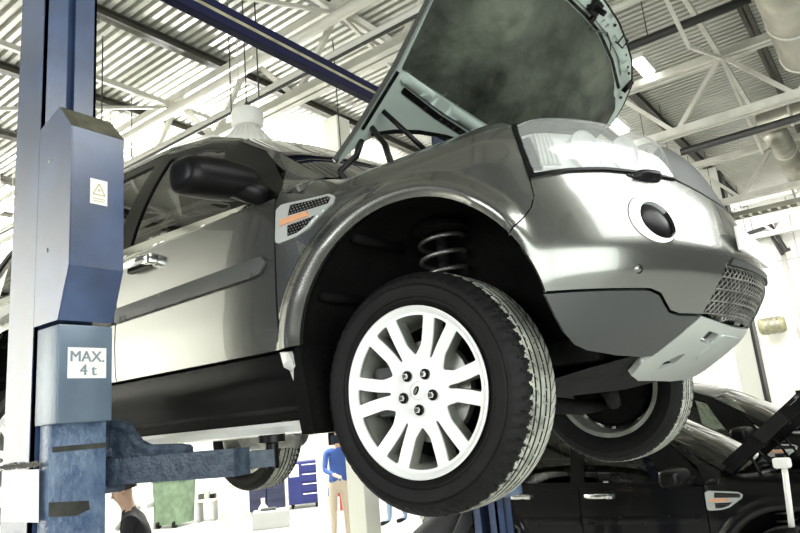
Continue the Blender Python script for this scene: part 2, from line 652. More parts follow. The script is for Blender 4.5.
        cnt = {}
        for f in F:
            for i in range(3):
                cnt[(int(f[i]), int(f[(i + 1) % 3]))] = 1
        bd = [e for e in cnt if (e[1], e[0]) not in cnt]
        bv = sorted({a for e in bd for a in e})
        idx = {a: len(Pf) + i for i, a in enumerate(bv)}
        idx2 = {a: len(Pf) + len(bv) + i for i, a in enumerate(bv)}
        # walls slope a little outward so they catch light
        wall = Pf[bv] + np.array([0, .006, 0])
        deep = Pf[bv] + np.array([0, .052, 0])
        vv = np.concatenate([Pf, wall, deep])
        ff = [tuple(f) for f in F.tolist()] + [(b, a, idx[a], idx[b]) for a, b in bd] + [(idx[b], idx[a], idx2[a], idx2[b]) for a, b in bd]
        mb.add(vv, ff, 0)
        n1 = len(F) + len(bd)
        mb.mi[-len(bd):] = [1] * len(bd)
        # hub boss behind
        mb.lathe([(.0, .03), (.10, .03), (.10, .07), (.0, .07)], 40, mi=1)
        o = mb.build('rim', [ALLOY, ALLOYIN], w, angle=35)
        WH['rim'] = o
        c = MB()
        c.lathe([(.0, .006), (.020, .007), (.027, .010), (.030, .017)], 40)
        o2 = c.build('centre_cap', ALLOY, w, smooth=True)
        WH['cap'] = o2
        e = MB()
        leaf = [(.016 * cos(a) * (1 if cos(a) > 0 else .9), .008 * sin(a)) for a in np.linspace(0, 2 * pi, 24, endpoint=False)]
        ca, sa = cos(.95), sin(.95)
        e.prism(leaf, lambda a, b, d: (a * ca - b * sa, d, a * sa + b * ca), .0035, .008)
        leaf2 = [(.011 * cos(a), .0035 * sin(a)) for a in np.linspace(0, 2 * pi, 16, endpoint=False)]
        e.prism(leaf2, lambda a, b, d: (a * ca - b * sa, d, a * sa + b * ca), .0025, .0036, mi=1)
        WH['badge'] = e.build('badge', [BLACK, GREENM], w)
        n = MB()
        n.lathe([(.0, -.004), (.007, -.004), (.0095, .0), (.0095, .02), (.0, .02)], 6, mi=0)
        n.lathe([(.0105, .012), (.0165, .009), (.0165, .0145), (.0, .0145)], 20, mi=1)
        WH['nut'] = n
        for k in range(5):
            a = radians(270 + 72 * k)
            nn = n.build('lug_nut', [CHROME, BLACK], w, angle=40)
            nn.location = (.0575 * cos(a), 0, .0575 * sin(a))
        WH['w'] = w
        WH['side'] = side
    else:
        for ch in list(WH['w'].children):
            c = ch.copy()
            COL.objects.link(c)
            c.parent = w
    return w


WH = {}


def build_suv(root, paint, white_tail=False, opts=None):
    opts = opts or {}
    cab = opts.get('cab', 0.)
    Z = .37
    p = {}
    # ---------------- wings (front fenders)
    arch_f = arch_pts(radians(172), radians(36), .03)     # from the back round to the front
    seam = [(.096, .386), (.130, .421), (.166, .462), (.178, .495), (.174, .55)]
    fender = [(-.826, .19), (-.836, .74), (-.80, .800), (-.6, .822), (-.3, .822), (-.05, .812), (.06, .80), (.138, .752), (.16, .63)] + seam[::-1] + arch_f[::-1]
    vent = [(-.826, .708), (-.80, .722), (-.585, .706), (-.552, .690), (-.560, .662), (-.66, .595), (-.72, .578), (-.81, .572), (-.828, .582)]
    p['fender'] = panel('front_fender', fender, shell, paint, root, .0115, holes=[vent], thick=.03)
    # side vent: frame, two mesh fields and an amber lamp
    fr_in1 = [(-.735, .650), (-.735, .692), (-.60, .690), (-.588, .682), (-.60, .664)]
    for i, o in enumerate(panel('side_vent', rounded(vent, .008), shell, SKID, root, .014, off=.006, thick=.03, gap=.001)):
        tag(o, 'silver side vent with dark mesh and amber lamp')
        sg = 1 if i == 0 else -1
        m1 = [(-.762, .668), (-.755, .706), (-.585, .695), (-.570, .686), (-.576, .666)]
        m2 = [(-.762, .590), (-.762, .630), (-.632, .634), (-.668, .608), (-.715, .592)]
        for mm in (m1, m2):
            panel_side('vent_mesh', mm, GLOSSBLACK, o, sg, .0075, .006, dots=True)
        panel_side('side_repeater', [(-.80, .636), (-.80, .660), (-.672, .662), (-.66, .640)], AMBER, o, sg, .011, .01)
    # ---------------- bumper
    low = [(.170, .219), (.30, .216), (.50, .212), (.545, .200), (.575, .178), (.61, .156), (.66, .148), (.79, .148)]
    head = [(.141, .735), (.16, .63), (.176, .557), (.237, .564), (.307, .572), (.437, .579), (.584, .578), (.665, .577), (.771, .583), (.808, .663), (.842, .735), (.78, .770), (.70, .786), (.596, .797), (.45, .803), (.329, .797), (.214, .768)]
    intake_top = [(.793, .150), (.81, .235), (.845, .292), (.895, .314)]
    bump = [seam[0], seam[1], seam[2], seam[3], (.174, .552), (.237, .560), (.307, .568), (.437, .575), (.584, .574), (.665, .573), (.775, .578),
            (.90, .560), (1.02, .545), (S_END, .54), (S_END, .308), (1.04, .310)] + intake_top[::-1] + low[::-1] + arch_pts(radians(11), radians(34), .03, n=9)
    fog = [(.545 + .088 * cos(a), .414 + .079 * sin(a)) for a in np.linspace(0, 2 * pi, 40, endpoint=False)]
    sens = [(.45 + .014 * cos(a), .263 + .0125 * sin(a)) for a in np.linspace(0, 2 * pi, 20, endpoint=False)]
    p['bumper'] = panel('front_bumper', bump, shell, paint, root, .014, holes=[fog, sens], thick=.02, gap=.0018)
    panel('parking_sensor', sens, shell, paint, root, .008, off=-.003, gap=.002, thick=.01, dome=.004)
    for i, o in enumerate(panel('fog_lamp', fog, shell, SILVERTRIM, root, .016, thick=.03, gap=.003, off=.003,
                                holes=[[(.566 + .066 * cos(a), .413 + .061 * sin(a)) for a in np.linspace(0, 2 * pi, 36, endpoint=False)]])):
        tag(o, 'round fog lamp in a pale bezel')
        sg = 1 if i == 0 else -1
        panel_side('lens', [(.566 + .066 * cos(a), .413 + .061 * sin(a)) for a in np.linspace(0, 2 * pi, 36, endpoint=False)], GLOSSBLACK, o, sg, -.012, .01, dome=.012)
    # lower dark bumper and skid plate
    dark = [(.168, .214), (.30, .211), (.50, .207), (.541, .195), (.571, .173), (.607, .151), (.66, .143), (.79, .143), (.74, .112), (.70, .075), (.676, .040), (.61, .036), (.441, .044), (.36, .053), (.30, .060), (.25, .076), (.217, .105), (.192, .15)]
    panel('lower_bumper', dark, shell, CLAD, root, .022, thick=.02, gap=.001)
    skid = [(.795, .143), (.92, .132), (1.05, .124), (S_END, .120), (2 * S_END - 1.05, .124), (2 * S_END - .92, .132), (2 * S_END - .795, .143),
            (2 * S_END - .74, .108), (2 * S_END - .69, .06), (2 * S_END - .64, .02), (2 * S_END - .66, -.012), (2 * S_END - .78, -.028), (S_END, -.034), (.78, -.028), (.66, -.012), (.64, .02), (.69, .06), (.74, .108)]
    slot = rounded([(.90, .078), (.90, .105), (1.02, .098), (1.02, .070)], .01)
    slot2 = rounded([(.80, .02), (.86, .04), (.90, .045), (.905, .015), (.82, .0)], .01)
    rec = [(S_END - .14, .03), (S_END - .14, .10), (S_END + .14, .10), (S_END + .14, .03)]
    sk = panel('skid_plate', skid, shell, SKID, root, .02, thick=.02, gap=.001, holes=[slot, slot2], mirror=False)[0]
    panel('towing_eye_slot', slot, shell, BLACK, sk, .02, off=-.02, thick=.01, mirror=False, z=0)
    panel('towing_eye_slot', slot2, shell, BLACK, sk, .02, off=-.02, thick=.01, mirror=False, z=0)
    panel('tow_cover', rounded(rec, .012), shell, SKID, sk, .03, off=.006, thick=.012, mirror=False, z=0)
    # lower intake: frame and mesh
    full = [(.793, .150), (.81, .235), (.845, .292), (.895, .314), (1.04, .310), (S_END, .308), (2 * S_END - 1.04, .310), (2 * S_END - .895, .314), (2 * S_END - .845, .292), (2 * S_END - .81, .235), (2 * S_END - .793, .150), (2 * S_END - .92, .137), (S_END, .126), (.92, .137)]
    gi = panel('intake_grille', full, shell, BLACK, root, .03, off=-.06, thick=.02, mirror=False)[0]
    bars = MB()
    full2 = np.array(full)
    for sl in (1, -1):
        for c in np.arange(.4, 2.1, .034):
            zs = np.linspace(.128, .312, 24)
            us = c + sl * (zs - .22) * 1.25
            k = in_poly(np.stack([us, zs], 1), full2)
            if k.sum() < 2:
                continue
            us, zs = us[k], zs[k]
            pts = shell(us, zs, False) - surf_n(us, zs) * .010
            bars.tube([tuple(a) for a in pts], .0019, 5)
    for zz in np.arange(.15, .30, .034):
        us = np.linspace(.80 + max(0, zz - .24) * 1.2, 2 * S_END - .80 - max(0, zz - .24) * 1.2, 60)
        pts = shell(us, np.full(60, zz), False) - surf_n(us, np.full(60, zz)) * .007
        bars.tube([tuple(a) for a in pts], .0022, 5)
    bars.build('mesh', STEEL, gi, smooth=True)
    panel('intake_trim', [(.862, .290), (.895, .314), (1.04, .310), (S_END, .308), (2 * S_END - 1.04, .310), (2 * S_END - .895, .314), (2 * S_END - .862, .290), (S_END, .284)], shell, CLAD, gi, .02, off=.004, thick=.02, mirror=False, z=0)
    # ---------------- headlamps
    for i, o in enumerate(panel('headlamp', head, shell, LENS, root, .02, thick=.004, off=.006, dome=.012, gap=.003)):
        sg = 1 if i == 0 else -1
        tag(o, 'clear headlamp')
        panel_side('housing', head, REFLECTOR, o, sg, -.04, .002, gap=.0)
        panel_side('seal', [(.138, .745), (.16, .63), (.172, .548), (.30, .566), (.44, .573), (.60, .572), (.775, .577), (.775, .583), (.60, .580), (.44, .582), (.30, .575), (.188, .564), (.178, .63), (.155, .745)], GLOSSBLACK, o, sg, .008, .03, gap=0)
        panel_side('turn_lamp', [(.235, .60), (.215, .735), (.285, .755), (.31, .60)], REFLECTOR, o, sg, -.03, .02, ribs=5)
        panel_side('turn_lamp', [(.195, .60), (.18, .72), (.21, .73), (.23, .60)], CLAD, o, sg, -.03, .02)
        for cu, cz, rr in ((.42, .665, .062), (.61, .665, .062)):
            pc = shell(cu, cz)
            nn = surf_n(np.array([cu]), np.array([cz]))[0]
            ax = Vector((.92, -.38, 0)).normalized()
            lamp = MB()
            prof = [(rr, -.005), (rr * 1.04, -.002), (rr * 1.04, -.012), (rr * .92, -.03), (rr * .6, -.055), (rr * .45, -.06), (0, -.06)]
            q = ax.to_track_quat('Z', 'Y')
            lamp.lathe(prof, 36, 'z')
            lamp.lathe([(0, -.012), (rr * .25, -.016), (rr * .45, -.03), (rr * .5, -.06)], 24, 'z', mi=1)
            c = Vector(pc) - Vector(nn) * .018
            lamp.v = [(q @ Vector(v) + c)[:] for v in lamp.v]
            lamp.v = [(v[0], v[1] * sg, v[2]) for v in lamp.v]
            lamp.build('lamp_bowl', [REFLECTOR, LENS], o, angle=40)
    wash = rounded([(.517, .566), (.60, .592), (.668, .594), (.672, .556), (.60, .548), (.56, .552)], .008)
    panel('headlamp_washer', wash, shell, BLACK, root, .015, off=.004, thick=.03, dome=.022, gap=0)
    # radiator grille between the lamps
    gt = [(.848, .735), (.775, .585), (.90, .566), (1.02, .552), (S_END, .548), (S_END, .770), (1.0, .765)]
    panel('radiator_grille', gt, shell, CLAD, root, .022, thick=.03)
    # number plate on the bumper
    npl = MB()
    npl.box((.842, -.24, .345), (.858, .24, .425), bev=.005)
    npl.build('number_plate', PAPER, root, z=Z)
    # ---------------- doors
    xd0, xd1, xd2 = -.832, -1.885, -2.62     # u of shut lines
    fd = [(xd0, .192), (xd0 - .006, .76), (xd1, .76), (xd1 + .0, .192)]
    panel('front_door', fd, shell, paint, root, .035, thick=.03, gap=.0025)
    arch_r = arch_pts(radians(52), radians(8), -2.63, n=12)
    rd = [(xd1 - .003, .192), (xd1 - .003, .76), (-2.72, .76), (-2.66, .55)] + [(a, b) for a, b in arch_pts(radians(55), radians(9), -2.63, r=.475, n=12)]
    panel('rear_door', rd, shell, paint, root, .035, thick=.03, gap=.0025)
    rq = [(-2.727, .76), (-2.667, .55)] + arch_pts(radians(55), radians(180), -2.63, r=.455, n=24) + [(-3.55, .0), (-3.76, .05), (-3.76, .76)]
    panel('rear_fender', rq, shell, paint, root, .035, thick=.03, gap=.002)
    # shut-line sill of the front wing
    panel('fender_foot', [(-.822, .185), (-.765, .178), (-.752, .14), (-.782, .06), (-.80, .065), (-.812, .12)], shell, SILVERTRIM, root, .02, thick=.02)
    # mouldings
    def molding(name, a, b):
        panel(name, a, shell, CLAD, root, .03, thick=.012, off=.014, gap=0, dome=.004)
    molding('side_molding', [(-.872, .518), (-.905, .482), (-.96, .474), (xd1 + .01, .452), (xd1 + .01, .516), (-.95, .545), (-.90, .545)], 0)
    molding('side_molding', [(xd1 - .01, .452), (-2.44, .44), (-2.46, .50), (xd1 - .01, .516)], 0)
    # sill cladding: dark, with a rounded shoulder
    sill = [(-.735, .03), (-.755, .10), (-.79, .182), (-2.40, .182), (-2.36, .10), (-2.34, .03), (-2.34, -.045), (-.705, -.045)]
    panel('sill_cladding', sill, sill_surf, GLOSSBLACK, root, .03, thick=.03, gap=.001)
    for sg in (1, -1):
        st = MB()
        prof = [(-.925, -.052), (-.935, -.066), (-.925, -.088), (-.86, -.095), (-.78, -.092), (-.78, -.05)]
        n = len(prof)
        vs, fs = [], []
        xs = [-.425, -.44, -.47, -2.0, -2.03, -2.045]
        for k, xx in enumerate(xs):
            sh = .75 if k in (0, 5) else (.93 if k in (1, 4) else 1)
            for (yy, zz) in prof:
                vs.append((xx, (-.85 + (yy + .85) * sh) * sg, -.072 + (zz + .072) * sh))
        for k in range(len(xs) - 1):
            for j in range(n):
                fs.append((k * n + j, k * n + (j + 1) % n, (k + 1) * n + (j + 1) % n, (k + 1) * n + j))
        fs += [tuple(range(n)), tuple(range((len(xs) - 1) * n, len(xs) * n))[::-1]]
        st.add(vs, fs)
        tag(st.build('sill_step', SILVERTRIM, root, z=Z, angle=30), 'silver sill step')
    # door handles
    for xc in (-1.40, -2.18):
        for sg in (1, -1):
            h = MB()
            ys = -.925
            N = 14
            vs, fs = [], []
            for k in range(N + 1):
                t = k / N
                xx = xc - .125 + .25 * t
                yb = ys - .022 - .022 * (1 - abs(2 * t - 1) ** 3)
                hh = .016 + .006 * sin(pi * t)
                zc = .690 + .004 * t
                for a in np.linspace(0, 2 * pi, 10, endpoint=False):
                    vs.append((xx, (yb + .011 * cos(a)) * sg, zc + hh * sin(a)))
            for k in range(N):
                for j in range(10):
                    fs.append((k * 10 + j, k * 10 + (j + 1) % 10, (k + 1) * 10 + (j + 1) % 10, (k + 1) * 10 + j))
            fs += [tuple(range(10)), tuple(range(N * 10, N * 10 + 10))]
            h.add(vs, fs)
            h.box((xc + .07, (ys - .04) * sg, .668), (xc + .13, (ys + .01) * sg, .71), bev=.008)
            tag(h.build('door_handle', CHROME, root, z=Z, angle=50), 'chrome door handle')
            c = MB()
            c.box((xc - .10, (ys - .004) * sg, .664), (xc + .08, (ys + .02) * sg, .69), bev=.006)
            c.build('handle_recess', BLACK, root, z=Z)
    # ---------------- greenhouse
    w_side = rounded([(-.80, .06), (-1.06, .86), (-1.28, .87), (-1.53, .87), (-1.53, .06), (-.82, .05)], .03)
    w_rear = rounded([(-1.66, .06), (-1.66, .87), (-2.34, .86), (-2.42, .06)], .03)
    w_q = rounded([(-2.52, .06), (-2.45, .90), (-3.05, .86), (-3.18, .10)], .03)
    fr = [(-.46, .0), (-.58, .55), (-.72, .93), (-.96, 1.0), (-1.3, 1.0), (-2.2, 1.0), (-2.9, 1.0), (-3.2, 1.0), (-3.42, .9), (-3.42, .0), (-2.4, .0), (-1.4, .0), (-.9, .0)]
    panel('window_frame', fr, green, GLOSSBLACK, root, .03, holes=[w_side, w_rear, w_q], thick=.03, gap=.0)
    for nm, wp in (('side_window', w_side), ('side_window', w_rear), ('quarter_window', w_q)):
        panel(nm, wp, green, WINDOW, root, .05, off=-.008, thick=.003, gap=0)
    # body coloured A pillar and roof rail over the frame
    ap = [(-.42, .02), (-.405, .98), (-.7, 1.0), (-1.25, 1.0), (-2.2, 1.0), (-3.1, 1.0), (-3.1, .955), (-2.2, .955), (-1.27, .955), (-1.0, .965), (-.78, .955), (-.58, .70), (-.50, .02)]
    panel('a_pillar', ap, green, paint, root, .025, off=.008, thick=.02, gap=0)
    # chrome belt line
    panel('belt_molding', [(-.62, -.02), (-.64, .05), (-3.1, .05), (-3.1, -.03)], green, CHROME, root, .03, off=.008, thick=.012, gap=0)
    # roof, windscreen, rear screen
    nx, ny = 46, 21
    xs = np.linspace(-.985, -3.28, nx)
    vs = []
    for x in xs:
        y, zz = rail(x)
        for v in np.linspace(-1, 1, ny):
            bow = .10 * (1 - v * v) * (1 - sstep(0, .5, -.985 - x)) - .06 * (1 - v * v) * sstep(2.6, 3.3, -x)
            vs.append((x + bow, -y * v, zz + .055 * (1 - v ** 2) + .002))
    fs = [(i * ny + j, i * ny + j + 1, (i + 1) * ny + j + 1, (i + 1) * ny + j) for i in range(nx - 1) for j in range(ny - 1)]
    MB().add(vs, fs).build('roof', paint, root, smooth=True, z=Z)
    xs = np.linspace(-.40, -.985, 16)
    vs = []
    for x in xs:
        y, zz = rail(x)
        for v in np.linspace(-1, 1, ny):
            k = (x + .985) / .585
            vs.append((x + (.10 + .17 * k) * (1 - v * v), -(y + .0) * v, zz + .008 + .055 * (1 - k) * (1 - v * v)))
    fs = [(i * ny + j, i * ny + j + 1, (i + 1) * ny + j + 1, (i + 1) * ny + j) for i in range(15) for j in range(ny - 1)]
    MB().add(vs, fs).build('windscreen', WINDOW, root, smooth=True, z=Z)
    for sg in (1, -1):
        rr = MB()
        pts = []
        for x in np.linspace(-1.25, -3.1, 24):
            y, zz = rail(x)
            k = min(1, (-1.25 - x) / .15, (x + 3.1) / .15)
            pts.append((x, (y + .07) * sg, zz + .012 + .035 * max(0, k) ** .5))
        rr.tube(pts, .016, 8)
        rr.build('roof_rail', SILVERTRIM, root, smooth=True, z=Z)
    tail = MB()
    ysec = [-.70, -.5, 0, .5, .70]
    tail.add([(-3.46 - .02 * (1 - (y / .7) ** 2), y, zz) for zz in (-.05, .76) for y in ysec] + [(-3.28, y * .93, 1.29) for y in ysec],
             [(i * 5 + j, i * 5 + j + 1, (i + 1) * 5 + j + 1, (i + 1) * 5 + j) for i in range(2) for j in range(4)])
    tail.build('tailgate', paint, root, z=Z, smooth=True)
    rl = MB()
    for sg in (1, -1):
        rl = MB()
        rl.box((-3.47, .66 * sg, .45), (-3.38, .80 * sg, .80), bev=.02)
        rl.build('rear_lamp', SILVERTRIM, root, z=Z)
    # ---------------- mirrors
    for sg in (1, -1):
        mb = MB()
        bm = bmesh.new()
        bmesh.ops.create_cube(bm, size=1)
        bmesh.ops.subdivide_edges(bm, edges=bm.edges[:], cuts=7, use_grid_fill=True)
        for v in bm.verts:
            x, y, z2 = v.co * 2
            # squircle
            f = 1 / max(1e-6, (abs(x) ** 5.5 + abs(y) ** 5.5 + abs(z2) ** 5.5) ** (1 / 5.5))
            x, y, z2 = x * f, y * f, z2 * f
            tp = 1 - .10 * y if y > 0 else 1
            front = max(0, x)
            v.co = (-.695 + x * .085 * (1 - .25 * z2 * z2) + .02 * y, (-1.055 + y * .15) * sg, .846 + z2 * .070 * (1 - .16 * front * abs(y)) * tp + .006 * y)
        bmesh.ops.recalc_face_normals(bm, faces=bm.faces[:])
        bm.verts.index_update()
        mb.add([v.co[:] for v in bm.verts], [[v.index for v in f.verts] for f in bm.faces])
        bm.free()
        mo = mb.build('door_mirror', BLACK, root, smooth=True, z=Z)
        tag(mo, 'black door mirror')
        ar = MB()
        ar.tube([(-.67, -1.0 * sg, .825), (-.64, -.93 * sg, .81), (-.61, -.885 * sg, .80)], [.045, .05, .05], 12)
        ar.build('mirror_arm', BLACK, mo, smooth=True)
        gl = MB()
        gl.box((-.781, -1.175 * sg, .80), (-.773, -.93 * sg, .90), bev=.003)
        gl.build('mirror_glass', MIRRORG, mo)
        li = MB()
        us = [(-.622 - .02 * abs(t), (-1.06 + .12 * t) * sg, .822) for t in np.linspace(-1, 1, 9)]
        li.tube(us, .004, 6)
        li.build('mirror_seam', GLOSSBLACK, mo, smooth=True)
    # ---------------- wheel-arch liners (a half drum inside each arch) and underbody
    for cx, cz in ARCHES:
        for sg in (1, -1):
            lm = MB()
            n = 40
            rings = [(-.925, AR + .012), (-.90, AR + .018), (-.80, AR + .03), (-.55, AR + .03)]
            if cx > -1:
                a0, a1 = radians(4), radians(196)
            else:
                a0, a1 = radians(-5), radians(185)
            vs, fs = [], []
            for (yy, rr) in rings:
                for k in range(n + 1):
                    a = a0 + (a1 - a0) * k / n
                    xx, zq = cx + rr * cos(a), cz + rr * sin(a)
                    yb = float(shell(xx - XS, zq, False)[1]) + .012 + (.06 if cx > -1 and a < radians(22) else 0)
                    vs.append((xx, max(yy, yb) * sg, zq))
            for i in range(len(rings) - 1):
                for k in range(n):
                    fs.append((i * (n + 1) + k, i * (n + 1) + k + 1, (i + 1) * (n + 1) + k + 1, (i + 1) * (n + 1) + k))
            i = len(rings) - 1
            base = i * (n + 1)
            # inner wall
            vs.append((cx, -.55 * sg, cz - .1))
            for k in range(n):
                fs.append((base + k, base + k + 1, len(vs) - 1))
            lm.add(vs, fs)
            # ribs in the liner
            for a in (radians(150), radians(120), radians(60)):
                q0 = (cx + (AR + .015) * cos(a), -.88 * sg, cz + (AR + .015) * sin(a))
                q1 = (cx + (AR + .015) * cos(a), -.60 * sg, cz + (AR + .015) * sin(a))
                lm.tube([q0, q1], .018, 8)
            lm.build('arch_liner', CAVITY, root, z=Z, smooth=True)
    # mud guard behind the front wheel
    for sg in (1, -1):
        g = MB()
        g.prism([(-.455, .20), (-.435, .20), (-.40, .02), (-.385, -.10), (-.44, -.10), (-.47, .05)], lambda a, b, d: (a, d * sg, b), -.935, -.70)
        g.build('mud_guard', CAVITY, root, z=Z)
    ub = MB()
    ub.box((-3.35, -.74, .02), (-.50, .74, .12), bev=.02)
    ub.box((-.5, -.52, .04), (.45, .52, .14), bev=.02)
    ub.box((-2.0, -.18, -.06), (-.3, .18, .03), bev=.03)
    ub.box((-1.9, .25, -.07), (-.9, .62, .03), bev=.05)
    ub.box((-2.3, -.62, -.06), (-1.2, -.3, .03), bev=.05)
    for sg in (1, -1):
        ub.box((-2.2, .70 * sg, -.02), (-.5, .85 * sg, .16), bev=.01)
        ub.bar((-.48, .80 * sg, .0), (-.48, .78 * sg, -.09), .10, .05)
    ub.build('underbody', UNDER, root, z=Z)
    ut = MB()
    # undertray below the engine, curved up to the bumper
    xs_ = [-.45, -.1, .25, .42, .52, .58]
    zs_ = [-.03, -.05, -.045, -.02, .0, .015]
    ws_ = [.62, .55, .52, .56, .5, .42]
    vs = [(xs_[i], ws_[i] * v, zs_[i] + .04 * abs(v) ** 3) for i in range(6) for v in np.linspace(-1, 1, 9)]
    ut.add(vs, [(i * 9 + j, i * 9 + j + 1, (i + 1) * 9 + j + 1, (i + 1) * 9 + j) for i in range(5) for j in range(8)])
    ut.build('undertray', UNDER, root, z=Z, smooth=True)
    ex = MB()
    ex.tube([(-.45, -.1, -.07), (-1.2, -.12, -.08), (-2.0, -.2, -.07), (-2.5, -.35, -.05), (-3.0, -.4, -.02)], .032, 12)
    ex.tube([(-1.3, -.12, -.08), (-1.65, -.14, -.08)], .085, 16)
    ex.build('exhaust_pipe', STEEL, root, z=Z, smooth=True)
    # ---------------- suspension
    for sg in (1, -1):
        s = MB()
        pts = []
        turns = 5.2
        for k in range(150):
            t = k / 149
            a = turns * 2 * pi * t
            pts.append((-.03 + .078 * cos(a), (-.60 + .078 * sin(a)) * sg, .235 + .31 * t))
        s.tube(pts, .0085, 8)
        tag(s.build('coil_spring', STEEL, root, z=Z, smooth=True), 'pale coil spring')
        s = MB()
        s.tube([(-.02, -.62 * sg, -.02), (-.025, -.61 * sg, .24)], .036, 16)
        s.tube([(-.025, -.61 * sg, .24), (-.03, -.60 * sg, .58)], .022, 12)
        s.lathe([(0, .235), (.095, .232), (.098, .222), (.04, .215)], 30, 'z', (-.027, -.605 * sg, 0))
        s.lathe([(.0, .585), (.09, .58), (.10, .56), (.06, .545)], 30, 'z', (-.03, -.60 * sg, 0))
        s.build('damper', UNDER, root, z=Z, angle=40)
        s = MB()
        s.tube([(0, -.72 * sg, -.09), (-.06, -.50 * sg, -.10), (-.20, -.30 * sg, -.06)], [.03, .035, .04], 10)
        s.tube([(0, -.72 * sg, -.09), (.10, -.5 * sg, -.09), (.16, -.30 * sg, -.05)], [.03, .03, .035], 10)
        s.tube([(0, -.72 * sg, -.10), (0, -.72 * sg, .12)], .04, 12)
        s.tube([(0, -.76 * sg, 0), (0, -.2 * sg, .06)], .022, 10)
        s.tube([(-.12, -.72 * sg, -.02), (-.14, -.25 * sg, .02)], .014, 8)
        s.build('control_arm', UNDER, root, z=Z, smooth=True)
        s = MB()
        s.lathe([(.075, -.82), (.155, -.815), (.158, -.805), (.158, -.79), (.075, -.785)], 60, 'y', (0, 0, 0))
        if sg < 0:
            s.v = [(a, -b, c) for a, b, c in s.v]
        s.build('brake_disc', STEEL, root, z=Z, angle=30)
        s = MB()
        s.lathe([(0, -.755), (.19, -.760), (.205, -.775), (.205, -.765), (.19, -.745), (0, -.74)], 40, 'y')
        if sg < 0:
            s.v = [(a, -b, c) for a, b, c in s.v]
        s.build('brake_shield', CAVITY, root, z=Z, angle=30)
        s = MB()
        s.box((-.19, -.845 * sg, -.07), (-.09, -.745 * sg, .09), bev=.02)
        s.build('brake_caliper', CLAD, root, z=Z)
        s = MB()
        s.tube([(-2.66, -.72 * sg, 0), (-2.66, -.2 * sg, .05)], .04, 10)
        s.tube([(-2.66, -.70 * sg, -.06), (-2.2, -.6 * sg, .05)], .035, 10)
        s.tube([(-2.66, -.66 * sg, -.05), (-2.72, -.62 * sg, .45)], .03, 12)
        s.build('rear_arm', UNDER, root, z=Z, smooth=True)
        s = MB()
        s.lathe([(.07, -.82), (.15, -.815), (.15, -.79), (.07, -.785)], 48, 'y', (-2.66, 0, 0))
        if sg < 0:
            s.v = [(a, -b, c) for a, b, c in s.v]
        s.build('brake_disc', STEEL, root, z=Z, angle=30)
    for x in (0., -2.66):
        make_wheel(root, 1, x, -.885)
        make_wheel(root, -1, x, .885)
    # ---------------- interior and engine bay
    it = MB()
    it.box((-3.2, -.80, .10), (-.50, .80, .30), bev=.03)
    it.box((-.75, -.72, .45), (-.46, .72, .80), bev=.05)
    it.build('cabin_floor', SEAT, root, z=Z)
    for (xx, yy) in ((-1.45, -.38), (-1.45, .38), (-2.35, -.38), (-2.35, .38)):
        s = MB()
        s.box((xx - .05, yy - .25, .28), (xx + .45, yy + .25, .45), bev=.05)
        M = Matrix.Translation((xx, yy, .42)) @ Matrix.Rotation(-.25, 4, 'Y')
        s.box((-.09, -.25, 0), (.06, .25, .62), bev=.05, M=M)
        s.box((-.08, -.13, .66), (.03, .13, .85), bev=.04, M=M)
        s.build('seat', SEAT, root, z=Z, angle=40)
    sw = MB()
    ring = [(-.86 - .05 * sin(a), -.38 * (-1) + .18 * cos(a), .80 + .17 * sin(a)) for a in np.linspace(0, 2 * pi, 30)]
    sw.tube(ring, .014, 8, cap=False)
    sw.tube([(-.86, .38, .80), (-.7, .38, .72)], .03, 8)
    sw.build('steering_wheel', SEAT, root, z=Z, smooth=True)
    eb = MB()
    eb.box((-.48, -.50, .22), (.50, .50, .52), bev=.03)
    eb.box((-.30, -.32, .50), (.30, .30, .69), bev=.05)
    eb.box((-.42, .30, .50), (-.12, .58, .70), bev=.02)
    eb.box((-.50, -.72, .50), (-.42, .72, .78), bev=.01)
    eb.box((.48, -.50, .15), (.56, .50, .66), bev=.02)
    for sg in (1, -1):
        eb.box((-.45, .52 * sg, .62), (.42, .72 * sg, .70), bev=.01)
    eb.build('engine_bay', BLACK, root, z=Z)
    cw = MB()
    vs = []
    for v in np.linspace(-1, 1, 15):
        vs += [(-.43 + .27 * (1 - v * v), .765 * v, .815), (-.33 + .30 * (1 - v * v), .76 * v, .80)]
    cw.add(vs + [(a, b, c - .03) for a, b, c in vs], [(2 * i, 2 * i + 1, 2 * i + 3, 2 * i + 2) for i in range(14)] + [(30 + 2 * i, 30 + 2 * i + 1, 30 + 2 * i + 3, 30 + 2 * i + 2) for i in range(14)])
    cw.build('cowl', BLACK, root, z=Z)
    # ---------------- raised bonnet
    build_bonnet(root, paint, Z, opts)


def surf_n(u, z):
    e = 1e-3
    du = shell(u + e, z, False) - shell(u - e, z, False)
    dv = shell(u, z + e, False) - shell(u, z - e, False)
    N = np.cross(du, dv)
    return N / np.linalg.norm(N, axis=-1)[..., None]


def sill_surf(u, z):
    P = shell(u, np.asarray(z), False)
    zz = P[..., 2]
    k = np.clip((.182 - zz) / .227, 0, 1)
    P = P.copy()
    P[..., 1] += .045 * k ** 1.2 + .016 * np.exp(-((zz - .155) / .018) ** 2) * 0 - .012 * np.exp(-((zz - .105) / .03) ** 2)
    return P


